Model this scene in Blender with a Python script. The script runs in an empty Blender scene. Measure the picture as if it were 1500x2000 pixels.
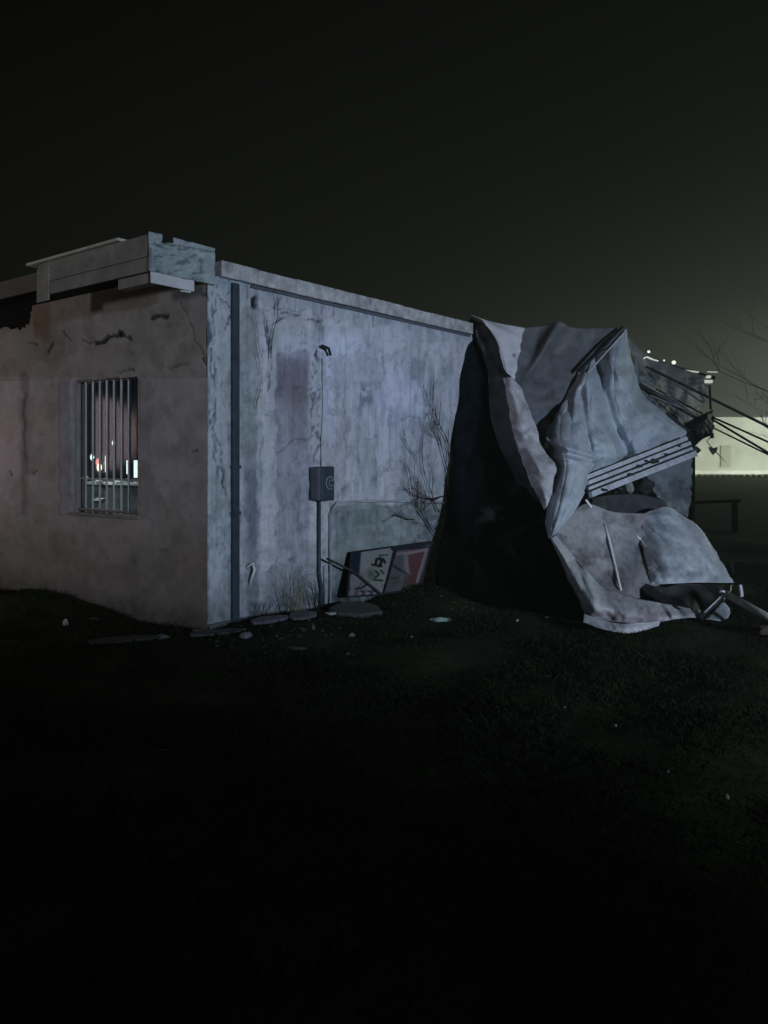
import bpy, bmesh, math, random
import numpy as np
from mathutils import Vector, Matrix
random.seed(7)
rng = np.random.default_rng(7)
SC = bpy.context.scene
COL = SC.collection
F = 1600.0; CX = 750.0; HY = 900.0; EYE = 1.5

# ------------------------------------------------------------------ camera
cam_d = bpy.data.cameras.new('camera')
cam = bpy.data.objects.new('camera', cam_d); COL.objects.link(cam)
cam.location = (0, 0, EYE); cam.rotation_euler = (math.radians(90), 0, 0)
cam_d.sensor_fit = 'VERTICAL'; cam_d.sensor_height = 36.0
cam_d.lens = 36.0 * F / 2000.0
cam_d.shift_y = -100.0 / 2000.0
cam_d.clip_start = 0.05; cam_d.clip_end = 2000
SC.camera = cam

# ------------------------------------------------------------------ view, world, lights
SC.view_settings.view_transform = 'Standard'; SC.view_settings.look = 'None'
SC.view_settings.gamma = 1.0; SC.view_settings.exposure = 0.0
SC.cycles.use_denoising = True
SC.cycles.max_bounces = 5; SC.cycles.transparent_max_bounces = 12

world = bpy.data.worlds.new('World'); SC.world = world; world.use_nodes = True
wn = world.node_tree; wn.nodes.clear()
def WN(t, **k):
    n = wn.nodes.new(t)
    for a, b in k.items(): setattr(n, a, b)
    return n
def wmath(op, a, b=None):
    n = WN('ShaderNodeMath', operation=op)
    for i, v in enumerate((a, b)):
        if v is None: continue
        if isinstance(v, (int, float)): n.inputs[i].default_value = v
        else: wn.links.new(v, n.inputs[i])
    return n.outputs[0]
tc = WN('ShaderNodeTexCoord'); sep = WN('ShaderNodeSeparateXYZ')
nrm = WN('ShaderNodeVectorMath', operation='NORMALIZE')
wn.links.new(tc.outputs['Generated'], nrm.inputs[0]); wn.links.new(nrm.outputs[0], sep.inputs[0])
GD = Vector((0.62, 0.78, 0))
dotv = WN('ShaderNodeVectorMath', operation='DOT_PRODUCT'); wn.links.new(nrm.outputs[0], dotv.inputs[0]); dotv.inputs[1].default_value = GD
az = wmath('POWER', wmath('MAXIMUM', dotv.outputs['Value'], 0.0), 6.0)
el = wmath('MAXIMUM', sep.outputs['Z'], 0.0)
wide = wmath('MULTIPLY', wmath('EXPONENT', wmath('MULTIPLY', el, -8.5)), az)
core = wmath('MULTIPLY', wmath('EXPONENT', wmath('MULTIPLY', el, -14.0)), wmath('POWER', az, 4.0))
mott = WN('ShaderNodeTexNoise'); mott.inputs['Scale'].default_value = 3.5; mott.inputs['Detail'].default_value = 3
wn.links.new(nrm.outputs[0], mott.inputs['Vector'])
g = wmath('ADD', wmath('MULTIPLY', wide, 0.052), wmath('MULTIPLY', core, 0.21))
g = wmath('MULTIPLY', g, wmath('ADD', wmath('MULTIPLY', mott.outputs['Fac'], 0.7), 0.65))
mixc = WN('ShaderNodeVectorMath', operation='SCALE'); mixc.inputs[0].default_value = (0.95, 1.0, 0.84)
wn.links.new(g, mixc.inputs['Scale'])
addc = WN('ShaderNodeVectorMath', operation='ADD'); wn.links.new(mixc.outputs[0], addc.inputs[0])
addc.inputs[1].default_value = (0.0011, 0.0012, 0.0009)
bg = WN('ShaderNodeBackground'); bg.inputs['Strength'].default_value = 1.0
wn.links.new(addc.outputs[0], bg.inputs['Color'])
wo = WN('ShaderNodeOutputWorld'); wn.links.new(bg.outputs[0], wo.inputs[0])

def lamp(name, kind, loc, energy, color, **k):
    d = bpy.data.lights.new(name, kind); d.energy = energy; d.color = color
    for a, b in k.items(): setattr(d, a, b)
    o = bpy.data.objects.new(name, d); COL.objects.link(o); o.location = loc
    return o
def aim(o, target):
    o.rotation_euler = (Vector(target) - o.location).to_track_quat('-Z', 'Y').to_euler()
# cold light of a far floodlight behind the camera, almost level
sun = lamp('sun', 'SUN', (6, -8, 6), 0.03, (0.70, 0.82, 1.0), angle=math.radians(6))
sdir = Vector((0.50, -0.84, 0.30)); sun.rotation_euler = sdir.to_track_quat('Z', 'Y').to_euler()
flood = lamp('cold_floodlight', 'SPOT', (9.3, -6.0, 2.9), 6900, (0.63, 0.78, 0.98), shadow_soft_size=0.30)
flood.data.spot_size = math.radians(44); flood.data.spot_blend = 1.0; aim(flood, (1.6, 9.2, 2.6))
# warm street lights out of the frame on the left
lamp('street_lamp_light', 'POINT', (-5.64, 8.57, 1.85), 17.0, (1.0, 0.72, 0.76), shadow_soft_size=0.5)
st = lamp('far_street_light', 'SPOT', (-9.5, -3.5, 3.0), 760, (1.0, 0.90, 0.86), shadow_soft_size=0.7)
st.data.spot_size = math.radians(40); st.data.spot_blend = 1.0; aim(st, (-3.4, 8.2, 2.1))
# floodlights of the yard behind the building
for x_ in (27, 33, 39, 45, 51): lamp('wall_base_light', 'POINT', (x_, 87.2, 0.9), 330, (0.93, 1.0, 0.80), shadow_soft_size=0.4)
lamp('yard_floodlight', 'POINT', (50, 80, 7), 9000, (0.92, 1.0, 0.90), shadow_soft_size=0.6)
lamp('yard_floodlight', 'POINT', (36, 40, 8), 3600, (0.88, 1.0, 0.80), shadow_soft_size=0.6)

# ------------------------------------------------------------------ helpers
def P(px, py, d):
    return Vector(((px - CX) / F * d, d, EYE + (HY - py) / F * d))
C0 = Vector((-1.544, 7.16, 0))
U = Vector((0.614, 0.789, 0)).normalized()       # along the long side wall
V = Vector((-0.789, 0.614, 0)).normalized()      # along the front wall (to the left)
NR = Vector((U.y, -U.x, 0))                      # outward of side wall
NL = Vector((-U.x, -U.y, 0))                     # outward of front wall
def T(px):
    k = (px - CX) / F; return (C0.y * k - C0.x) / (U.x - k * U.y)
def S(px):
    k = (px - CX) / F; return (C0.y * k - C0.x) / (V.x - k * V.y)
def RW(px, py, off=0.0):                          # point on side wall
    p = C0 + U * T(px); q = Vector((p.x, p.y, EYE + (HY - py) / F * p.y)); return q + NR * off
def LW(px, py, off=0.0):
    p = C0 + V * S(px); q = Vector((p.x, p.y, EYE + (HY - py) / F * p.y)); return q + NL * off
def bmp(x, y):
    x = np.asarray(x, float); y = np.asarray(y, float)
    h = 0.02*np.sin(x*2.1+y*1.3) + 0.015*np.sin(x*4.7-y*3.1+1) + 0.03*np.sin(x*0.7+y*0.9+2)
    h = h + 0.055*np.exp(-((((x-C0.x)*U.y-(y-C0.y)*U.x)-.22)/.26)**2)*(0.15+.9*vnoise(x*3.1+7,y*3.1+3,88))*(((x-C0.x)*U.x+(y-C0.y)*U.y)>-.3)
    h = h + 0.13*np.exp(-(((x+3.6)/1.2)**2 + ((y-8.4)/0.5)**2)) + 0.10*np.exp(-(((x-0.25)/0.7)**2+((y-9.2)/0.35)**2))
    return h - 0.02
def G(px, py):                                    # ground point seen at a pixel
    d = 2400.0 / max(py - HY, 1)
    for _ in range(4):
        z = float(bmp((px-CX)/F*d, d)); d = (EYE - z) * F / (py - HY)
    return Vector(((px-CX)/F*d, d, z))
def vnoise(x, y, seed=0):
    x = np.asarray(x, float); y = np.asarray(y, float)
    xi = np.floor(x).astype(np.int64); yi = np.floor(y).astype(np.int64); xf = x-xi; yf = y-yi
    def h(a, b):
        n = (a*374761393 + b*668265263 + seed*974711) & 0x7fffffff
        n = ((n ^ (n >> 13)) * 1274126177) & 0x7fffffff
        return ((n ^ (n >> 16)) & 0xffff) / 65535.0
    u = xf*xf*(3-2*xf); v = yf*yf*(3-2*yf)
    return (h(xi,yi)*(1-u)+h(xi+1,yi)*u)*(1-v) + (h(xi,yi+1)*(1-u)+h(xi+1,yi+1)*u)*v
def fbm(x, y, seed=0, oct=4):
    r = 0; a = 0.5; t = 0
    for i in range(oct):
        r = r + a*vnoise(x*2**i, y*2**i, seed+i*17); t += a; a *= 0.5
    return r/t
def sm(a, b, x):
    t = np.clip((x-a)/(b-a), 0, 1); return t*t*(3-2*t)

# ------------------------------------------------------------------ materials
def mat(name, col=(.5,.5,.5), rough=0.8, bdist=0.01, metal=0.0, attr=None, mott=0.25, scale=6.0, bump=0.3, bscale=40.0, spec=0.4, emis=None, estr=0.0):
    m = bpy.data.materials.new(name); m.use_nodes = True
    nt = m.node_tree; b = nt.nodes['Principled BSDF']
    b.inputs['Roughness'].default_value = rough; b.inputs['Metallic'].default_value = metal
    b.inputs['Specular IOR Level'].default_value = spec
    tcn = nt.nodes.new('ShaderNodeTexCoord')
    nz = nt.nodes.new('ShaderNodeTexNoise'); nz.inputs['Scale'].default_value = scale; nz.inputs['Detail'].default_value = 6
    nz.inputs['Roughness'].default_value = 0.65
    nt.links.new(tcn.outputs['Object'], nz.inputs['Vector'])
    mr = nt.nodes.new('ShaderNodeMapRange'); mr.inputs[1].default_value = 0.3; mr.inputs[2].default_value = 0.7
    mr.inputs[3].default_value = 1-mott; mr.inputs[4].default_value = 1+mott*0.6
    nt.links.new(nz.outputs['Fac'], mr.inputs[0])
    sc = nt.nodes.new('ShaderNodeVectorMath'); sc.operation = 'SCALE'
    if attr:
        an = nt.nodes.new('ShaderNodeAttribute'); an.attribute_name = attr
        nt.links.new(an.outputs['Color'], sc.inputs[0])
    else: sc.inputs[0].default_value = col[:3]
    nt.links.new(mr.outputs[0], sc.inputs['Scale'])
    nt.links.new(sc.outputs[0], b.inputs['Base Color'])
    if bump:
        n2 = nt.nodes.new('ShaderNodeTexNoise'); n2.inputs['Scale'].default_value = bscale; n2.inputs['Detail'].default_value = 4
        nt.links.new(tcn.outputs['Object'], n2.inputs['Vector'])
        bn = nt.nodes.new('ShaderNodeBump'); bn.inputs['Strength'].default_value = bump; bn.inputs['Distance'].default_value = bdist
        nt.links.new(n2.outputs['Fac'], bn.inputs['Height']); nt.links.new(bn.outputs[0], b.inputs['Normal'])
    if emis:
        b.inputs['Emission Color'].default_value = (*emis, 1); b.inputs['Emission Strength'].default_value = estr
    return m
M = {}
M['wall'] = mat('painted_render', attr='paint', rough=0.85, mott=0.10, scale=9, bump=0.12, bscale=60)
M['fabric'] = mat('roof_membrane', attr='paint', rough=0.6, mott=0.12, scale=14, bump=0.35, bscale=14, bdist=.02)
M['black'] = mat('black_roofing_felt', (.006,.007,.008), rough=0.95, mott=0.6, scale=3, spec=0.05)
M['blackp'] = mat('black_plastic', (.012,.013,.016), rough=0.45, spec=0.35, scale=9)
M['unlit'] = mat('unlit_black_wall', (.012,.012,.012), rough=0.95, mott=0.6, scale=2, spec=0.05)  # near-black colour stands in for unlit interior and gaps
M['darkroom'] = mat('teal_sheen_plaster', (.02,.075,.09), rough=0.9)  # teal of the pane's sky reflection put into the plaster colour
M['coping'] = mat('coping_paint', (.46,.45,.46), rough=0.7, mott=0.5, scale=9, bump=.6, bscale=25)
M['board'] = mat('eave_board', (.25,.26,.245), rough=0.8, mott=0.35, scale=4, bump=0.4)
M['boardr'] = mat('eave_peeling_paint', attr='paint', rough=0.8, mott=0.3, scale=8, bump=0.4)
M['whiteb'] = mat('white_board', (.66,.64,.66), rough=0.6, mott=0.12)
M['pipe'] = mat('blue_grey_pipe', (.045,.065,.085), rough=0.6, mott=0.35, scale=8, spec=0.15)
M['cond'] = mat('conduit_grey', (.42,.42,.46), rough=0.5, mott=0.4, scale=10)
M['meter'] = mat('meter_blue', (.042,.055,.075), rough=0.5, mott=0.3, scale=15, spec=0.3)
M['meters'] = mat('meter_side', (.08,.09,.12), rough=0.6)
M['meterl'] = mat('meter_ring', (.20,.23,.28), rough=0.5)
M['bar'] = mat('window_bar', (.40,.40,.42), rough=0.5, mott=0.3)
M['frame'] = mat('window_frame', (.20,.19,.20), rough=0.7)
M['fdark'] = mat('dark_frame', (.02,.022,.03), rough=0.6, spec=0.2)
M['panelw'] = mat('sign_face', attr='paint', rough=0.5, mott=0.2, scale=12)
M['vine'] = mat('dry_vine', (.035,.035,.03), rough=0.9, spec=0.1)
M['brokenb'] = mat('weathered_board', (.30,.32,.33), rough=.8, mott=.5, scale=9)
M['weedd'] = mat('dark_weed', (.014,.017,.012), rough=.95, spec=.05)
M['weed'] = mat('dry_grass_stem', (.20,.20,.13), rough=0.9, spec=0.1)
M['metal'] = mat('bare_metal', (.55,.57,.60), rough=0.35, metal=0.6, mott=0.3, scale=8)
M['chrome'] = mat('bright_metal', (.95,.95,.96), rough=0.22, metal=0.0, spec=1.0, mott=0.05, bump=0)
M['trim'] = mat('trim_profile', (.58,.59,.64), rough=0.5, mott=0.3, scale=7)
M['rust'] = mat('dark_steel', (.035,.04,.04), rough=0.7, mott=0.4, spec=0.15)
M['pole'] = mat('weathered_pole', (.50,.48,.42), rough=0.8, mott=0.4, scale=6)
M['concrete'] = mat('concrete_chunk', (.085,.09,.10), rough=0.9, mott=0.4, scale=12)
M['paper'] = mat('litter', (.30,.32,.30), rough=0.8)
M['dimp'] = mat('dim_litter', (.05,.06,.055), rough=0.8)
M['bark'] = mat('bark', (.03,.03,.026), rough=0.95, spec=0.1)
M['brown'] = mat('brown_timber', (.14,.085,.045), rough=0.85, mott=0.4)
M['farwall'] = mat('far_wall_paint', (.55,.56,.50), rough=0.85, mott=0.25, scale=0.25, bump=0)
M['farroof'] = mat('far_roof', (.10,.11,.10), rough=0.85)
M['white'] = mat('white_paint', (.75,.75,.72), rough=0.7)
M['ltcool'] = mat('lit_tube', (1,1,1), emis=(.86,.95,1.0), estr=1.6, bump=0)
M['ltwarm'] = mat('lit_bulb', (1,1,1), emis=(1.0,.82,.62), estr=1.5, bump=0)
M['ltred'] = mat('red_lamp', (1,.4,.4), emis=(1.0,.25,.18), estr=1.2, bump=0)
M['ltroof'] = mat('roof_glint_glow', (1,1,1), emis=(.93,1.0,.86), estr=0.9, bump=0)
M['ltdim'] = mat('dim_glow', (1,1,1), emis=(.80,.85,.66), estr=0.50, bump=0)  # glow for the lamp box and for metal glints on the flashing
M['scrap'] = mat('pale_scrap', (.5,.52,.45), rough=0.5)
# glass, teal sky reflection put in as a diffuse tint
gm = bpy.data.materials.new('teal_tint_glass'); gm.use_nodes = True; nt = gm.node_tree; nt.nodes.clear()
tr = nt.nodes.new('ShaderNodeBsdfTransparent'); tr.inputs[0].default_value = (.85,.92,.92,1)
gl = nt.nodes.new('ShaderNodeBsdfGlossy'); gl.inputs['Roughness'].default_value = 0.12
df = nt.nodes.new('ShaderNodeBsdfDiffuse'); df.inputs[0].default_value = (.26,.46,.52,1)
m1 = nt.nodes.new('ShaderNodeMixShader'); m1.inputs[0].default_value = 0.06
m2 = nt.nodes.new('ShaderNodeMixShader'); m2.inputs[0].default_value = 0.05
ou = nt.nodes.new('ShaderNodeOutputMaterial')
nt.links.new(tr.outputs[0], m1.inputs[1]); nt.links.new(gl.outputs[0], m1.inputs[2])
nt.links.new(m1.outputs[0], m2.inputs[1]); nt.links.new(df.outputs[0], m2.inputs[2]); nt.links.new(m2.outputs[0], ou.inputs[0])
M['glass'] = gm

# ------------------------------------------------------------------ object helpers
def link(name, me, m, parent=None):
    o = bpy.data.objects.new(name, me); COL.objects.link(o)
    if m: me.materials.append(m)
    if parent:
        o.parent = parent
        o.matrix_parent_inverse = Matrix.Translation(-parent.location)
    return o
def tag(o, label=None, cat=None, group=None, kind=None):
    if label: o['label'] = label
    if cat: o['category'] = cat
    if group: o['group'] = group
    if kind: o['kind'] = kind
    return o
def empty(name, loc, label, cat, group=None):
    o = bpy.data.objects.new(name, None); COL.objects.link(o); o.location = loc; o.empty_display_size = 0.1
    return tag(o, label, cat, group)
class MB:
    def __init__(s): s.v = []; s.f = []; s.c = []
    def box(s, p0, ax, ay, az):
        """corner p0 and three edge vectors"""
        b = len(s.v)
        for k in (0,1):
            for j in (0,1):
                for i in (0,1): s.v.append(p0 + ax*i + ay*j + az*k)
        for q in ((0,2,3,1),(4,5,7,6),(0,1,5,4),(2,6,7,3),(0,4,6,2),(1,3,7,5)): s.f.append([b+i for i in q])
        return s
    def beam(s, a, b, w, h, up=Vector((0,0,1))):
        d = (b-a); side = d.cross(up)
        if side.length < 1e-4: side = Vector((1,0,0))
        side.normalize(); u2 = side.cross(d).normalized()
        return s.box(a - side*w/2 - u2*h/2, side*w, u2*h, d)
    def tube(s, pts, r, n=8):
        rs = r if isinstance(r, (list, tuple)) else [r]*len(pts)
        base = len(s.v)
        for i, p in enumerate(pts):
            t = (pts[min(i+1,len(pts)-1)] - pts[max(i-1,0)]).normalized()
            a = t.cross(Vector((0.13,0.21,0.97)));
            if a.length < 1e-3: a = t.cross(Vector((1,0,0)))
            a.normalize(); b = t.cross(a)
            for k in range(n):
                th = 2*math.pi*k/n; s.v.append(p + (a*math.cos(th)+b*math.sin(th))*rs[i])
        for i in range(len(pts)-1):
            for k in range(n):
                s.f.append([base+i*n+k, base+i*n+(k+1)%n, base+(i+1)*n+(k+1)%n, base+(i+1)*n+k])
        s.f.append([base+k for k in range(n)][::-1]); s.f.append([base+(len(pts)-1)*n+k for k in range(n)])
        return s
    def blob(s, c, r, seed=0, sq=(1,1,1), n=1, jit=0.3):
        bm = bmesh.new(); bmesh.ops.create_icosphere(bm, subdivisions=n, radius=1)
        rr = random.Random(seed); b = len(s.v)
        for v in bm.verts:
            k = 1 + rr.uniform(-jit, jit); s.v.append(c + Vector((v.co.x*sq[0], v.co.y*sq[1], v.co.z*sq[2]))*r*k)
        for f in bm.faces: s.f.append([b+v.index for v in f.verts])
        bm.free(); return s
    def poly(s, pts, off):
        """outline extruded by vector off"""
        b = len(s.v); n = len(pts)
        for p in pts: s.v.append(p)
        for p in pts: s.v.append(p+off)
        s.f.append(list(range(b, b+n))[::-1]); s.f.append(list(range(b+n, b+2*n)))
        for i in range(n): s.f.append([b+i, b+(i+1)%n, b+n+(i+1)%n, b+n+i])
        return s
    def build(s, name, m, parent=None, bevel=0.0, smooth=False):
        me = bpy.data.meshes.new(name); me.from_pydata([tuple(v) for v in s.v], [], s.f); me.update()
        o = link(name, me, m, parent)
        if smooth: me.polygons.foreach_set('use_smooth', [True]*len(me.polygons))
        if bevel:
            md = o.modifiers.new('bevel', 'BEVEL'); md.width = bevel; md.segments = 2
        return o
def grid_mesh(name, pts, col, m, parent=None, keep=None, smooth=True, thick=0.0):
    """pts (H,W,3), col (H,W,3)"""
    H, W = pts.shape[:2]
    idx = np.arange(H*W).reshape(H, W)
    q = np.stack([idx[:-1,:-1], idx[:-1,1:], idx[1:,1:], idx[1:,:-1]], -1).reshape(-1,4)
    if keep is not None:
        k = keep.reshape(-1)[q].all(1); q = q[k]
    me = bpy.data.meshes.new(name)
    me.vertices.add(H*W); me.vertices.foreach_set('co', pts.reshape(-1).astype(np.float32))
    me.loops.add(len(q)*4); me.loops.foreach_set('vertex_index', q.reshape(-1).astype(np.int32))
    me.polygons.add(len(q)); me.polygons.foreach_set('loop_start', np.arange(0, len(q)*4, 4, dtype=np.int32))
    me.polygons.foreach_set('loop_total', np.full(len(q), 4, np.int32))
    me.update(calc_edges=True); me.validate()
    if col is not None:
        a = me.color_attributes.new('paint', 'FLOAT_COLOR', 'POINT')
        c4 = np.ones((H*W,4), np.float32); c4[:,:3] = col.reshape(-1,3); a.data.foreach_set('color', c4.reshape(-1))
    if smooth: me.polygons.foreach_set('use_smooth', np.ones(len(me.polygons), bool))
    o = link(name, me, m, parent)
    if thick:
        md = o.modifiers.new('solidify', 'SOLIDIFY'); md.thickness = thick; md.offset = 0
    return o
# painting in wall picture coordinates
def rect(px, py, x0, x1, y0, y1, sx=4, sy=4):
    return sm(x0-sx, x0+sx, px)*(1-sm(x1-sx, x1+sx, px))*sm(y0-sy, y0+sy, py)*(1-sm(y1-sy, y1+sy, py))
def gau(px, py, x, y, rx, ry): return np.exp(-((px-x)/rx)**2-((py-y)/ry)**2)
def stroke(px, py, pts, w, soft=1.5):
    d = np.full(px.shape, 1e9)
    for (x0,y0),(x1,y1) in zip(pts[:-1], pts[1:]):
        L = max((x1-x0)**2+(y1-y0)**2, 1e-6); t = np.clip(((px-x0)*(x1-x0)+(py-y0)*(y1-y0))/L, 0, 1)
        d = np.minimum(d, np.hypot(px-x0-t*(x1-x0), py-y0-t*(y1-y0)))
    return 1-sm(w/2-soft*0.5, w/2+soft, d)
def lerpc(col, c, m): m = m[...,None]; return col*(1-m) + np.array(c)*m
def mul(col, c, m): m = m[...,None]; return col*(1-m + m*np.array(c))

# ------------------------------------------------------------------ GROUND
def axis(lo, hi, dense_lo, dense_hi, step, grow=1.35):
    a = list(np.arange(dense_lo, dense_hi+1e-6, step)); s = step; x = a[-1]
    while x < hi: s *= grow; x += s; a.append(x)
    s = step; x = a[0]
    while x > lo: s *= grow; x -= s; a.insert(0, x)
    return np.array(a)
gx = axis(-700, 700, -7, 9, 0.08); gy = axis(-60, 900, 0.5, 16, 0.08)
GX, GY = np.meshgrid(gx, gy)
rd = (GX-C0.x)*NR.x+(GY-C0.y)*NR.y; ru = (GX-C0.x)*U.x+(GY-C0.y)*U.y; rl = (GX-C0.x)*NL.x+(GY-C0.y)*NL.y
GZ = bmp(GX, GY) + 0.03*(fbm(GX*3, GY*3, 3)-0.5)*(np.abs(GX)<12)*(GY<20)
far = sm(14, 25, np.hypot(GX, GY)); GZ = GZ*(1-far)
n1 = fbm(GX*1.3, GY*1.3, 5); n2 = fbm(GX*6, GY*6, 9)
gcol = np.zeros(GX.shape+(3,)); gcol[:] = (0.030, 0.040, 0.020)
gcol = lerpc(gcol, (0.034, 0.034, 0.022), sm(0.45, 0.7, n1)); gcol = gcol*(0.55+0.9*n2[...,None])
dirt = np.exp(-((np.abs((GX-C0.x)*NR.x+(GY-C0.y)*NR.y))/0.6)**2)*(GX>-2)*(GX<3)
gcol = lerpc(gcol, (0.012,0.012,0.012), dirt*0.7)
gcol = lerpc(gcol, (0.055,0.085,0.035), sm(14, 26, GY)*0.9)
M['grass'] = mat('lawn', attr='paint', rough=0.95, mott=0.5, scale=14, bump=0.8, bscale=50, spec=0.05)
tag(grid_mesh('ground', np.stack([GX,GY,GZ],-1), gcol, M['grass']), kind='structure')
# road behind
pts = [(14, 66), (120, 60), (120, 70), (14, 74)]
mb = MB(); mb.poly([Vector((x,y,0.004)) for x,y in pts], Vector((0,0,0.004)))
tag(mb.build('road', mat('asphalt', (.05,.052,.05), rough=0.9)), kind='structure')
# lawn blades
def blades(name, n, region, hmin, hmax, w, m):
    x0,x1,y0,y1 = region
    y = np.sqrt(rng.uniform(y0**2, y1**2, n)); x = rng.uniform(-0.52, 0.52, n)*y
    dens = fbm(x*1.5, y*1.5, 21); k = rng.random(n) < sm(0.28, 0.6, dens)
    ins = ((x-C0.x)*NR.x+(y-C0.y)*NR.y) > 0.05          # outside the building
    ins |= ((x-C0.x)*NL.x+(y-C0.y)*NL.y) > 0.05
    k &= ins; x = x[k]; y = y[k]; n = len(x); z = bmp(x, y)
    a = rng.uniform(0, 2*np.pi, n); h = rng.uniform(hmin, hmax, n)*(0.5+dens[k]); l = rng.uniform(0.2, 1.1, n)*h
    b = rng.uniform(0, 2*np.pi, n); ww = w*(0.6+0.8*rng.random(n))
    v = np.zeros((n,4,3)); dx = np.cos(a)*ww; dy = np.sin(a)*ww
    v[:,0] = np.stack([x-dx, y-dy, z-0.01], -1); v[:,1] = np.stack([x+dx, y+dy, z-0.01], -1)
    v[:,2] = np.stack([x+dx*.7+np.cos(b)*l*.4, y+dy*.7+np.sin(b)*l*.4, z+h*.6], -1)
    v[:,3] = np.stack([x+np.cos(b)*l, y+np.sin(b)*l, z+h], -1)
    me = bpy.data.meshes.new(name); me.vertices.add(n*4); me.vertices.foreach_set('co', v.reshape(-1).astype(np.float32))
    q = (np.arange(n)*4)[:,None] + np.array([0,1,2, 0,2,3])[None]; q = q.reshape(-1)
    me.loops.add(len(q)); me.loops.foreach_set('vertex_index', q.astype(np.int32))
    me.polygons.add(len(q)//3); me.polygons.foreach_set('loop_start', np.arange(0, len(q), 3, dtype=np.int32))
    me.polygons.foreach_set('loop_total', np.full(len(q)//3, 3, np.int32)); me.update(calc_edges=True)
    return link(name, me, m)
M['blade'] = mat('grass_blade', (.015,.023,.011), rough=0.9, mott=0.6, scale=2.5, bump=0, spec=0.05)
o = blades('grass', 150000, (0,0,1.9,13.0), 0.018, 0.045, 0.0016, M['blade'])
tag(o, 'short dark rough lawn grass in front of the derelict building', 'grass', kind='stuff')

# ------------------------------------------------------------------ BUILDING
B = empty('derelict_building', C0, 'single storey derelict building with stained pale rendered walls, barred window and broken eave', 'building')
# --- side wall, lit
ZT = 3.13; TE = 4.55
tt = np.linspace(0, TE, 330); zz = np.linspace(-0.12, ZT, 235)
TT, ZZ = np.meshgrid(tt, zz)
X = C0.x+U.x*TT; Y = C0.y+U.y*TT
px = CX+F*X/Y; py = HY-F*(ZZ-EYE)/Y
streak = fbm(px/9, py/120, 31); fine = fbm(px/5, py/30, 33); blot = fbm(px/45, py/55, 35); rough_ = fbm(px/10, py/10, 37)
col = np.zeros(px.shape+(3,)); col[:] = (0.56, 0.55, 0.585)
col *= (0.78+0.34*streak+0.14*(blot-0.5))[...,None]
disp = np.zeros(px.shape)
col = mul(col, (.62,.68,.66), sm(0.50,0.72,streak)*sm(0.4,0.6,blot)*0.5)
px_t, py_t = px, py
wx, wy = fbm(px/16,py/22,201)-.5, fbm(px/20,py/16,203)-.5; px = px+14*wx+5*(fine-.5); py = py+20*wy
# corner strip left of downpipe
col = mul(col, (.92,.97,.95), rect(px,py,395,450,540,1230))
for pl,w in (([(408,690),(402,620),(410,575)],4),([(425,560),(418,640),(414,690),(420,760),(417,800),(426,860),(434,900),(440,960)],3),([(412,800),(420,870),(430,915),(441,965)],2),([(428,575),(446,600),(440,640)],2)):
    s = stroke(px+7*(fine-0.5)*2, py, pl, w); col = mul(col, (.32,.36,.42), s); disp -= 0.012*s
col = mul(col, (.55,.6,.62), rect(px,py,400,408,560,1240,2,20)*0.8)
col = mul(col, (1.12,1.12,1.15), rect(px,py,407,444,1020,1175,2,6))
for pl in ([(418,1035),(432,1033),(430,1045),(420,1052),(433,1062),(419,1072)],[(437,1040),(436,1075)],[(412,1050),(414,1075)]):
    col = mul(col, (.6,.62,.66), stroke(px,py,pl,2.0)*0.7)
col = mul(col, (.55,.58,.62), rect(px,py,447,453,550,1215,2,10)*0.7)
# stained strip right of the pipe
col = mul(col, (.66,.72,.70), rect(px,py,467,503,590,880,5,30)*(0.5+0.8*rough_))
col = mul(col, (.48,.54,.58), rect(px,py,482,502,920,1215,7,40)*(0.6+0.5*rough_))
col = mul(col, (.60,.56,.62), rect(px,py,478,500,860,1040,6,40)*0.6)
col = mul(col, (1.13,1.14,1.14), rect(px,py,506,524,640,1200,4,20)*0.8)
s = stroke(px+8*(fine-0.5), py, [(526,625),(529,680),(526,760)], 5)*sm(0.35,0.6,fbm(px/4,py/9,41)); col = mul(col,(.25,.28,.32),s); disp -= .015*s
s = stroke(px+6*(fine-0.5), py, [(512,760),(509,900),(507,1000)], 3); col = mul(col,(.55,.58,.62),s*0.7)
# boarded recess
rec = rect(px,py,541,606,690,1180,3,10); disp -= 0.02*rect(px,py,541,606,690,1180,1.5,3)
col = mul(col, (.72,.71,.77), rec*(1-sm(860,1150,py)*0.55))
col = mul(col, (.50,.46,.47), rect(px,py,541,604,695,785,8,30)*(0.35+1.0*(streak)))
col = mul(col, (.72,.66,.62), rect(px,py,565,604,760,870,10,30)*0.6)
s = stroke(px,py+6*(blot-.5),[(540,888),(556,873),(575,858),(612,853)],2.5); col = mul(col,(.5,.5,.55),s*0.8)
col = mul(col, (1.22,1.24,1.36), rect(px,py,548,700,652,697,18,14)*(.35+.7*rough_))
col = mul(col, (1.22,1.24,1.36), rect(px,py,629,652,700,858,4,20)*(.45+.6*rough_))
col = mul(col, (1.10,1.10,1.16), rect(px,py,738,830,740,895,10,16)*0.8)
# lintel scars
s = stroke(px,py+5*(fine-.5),[(532,598),(560,612),(626,625)],6)*sm(.35,.6,fbm(px/7,py/4,43)); col = mul(col,(.3,.32,.36),s); disp-=.01*s
s = stroke(px,py+5*(fine-.5),[(545,603),(600,608)],3)*0.6; col = mul(col,(.5,.5,.55),s)
s = stroke(px,py,[(500,586),(500,598)],12,1); col = mul(col,(.05,.06,.09),s); disp -= .05*s
for (a,b,c,d) in ((480,600,524,610),(512,612,520,622)): col = mul(col,(.45,.48,.52), stroke(px,py,[(a,b),(c,d)],3)*0.6)
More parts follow.
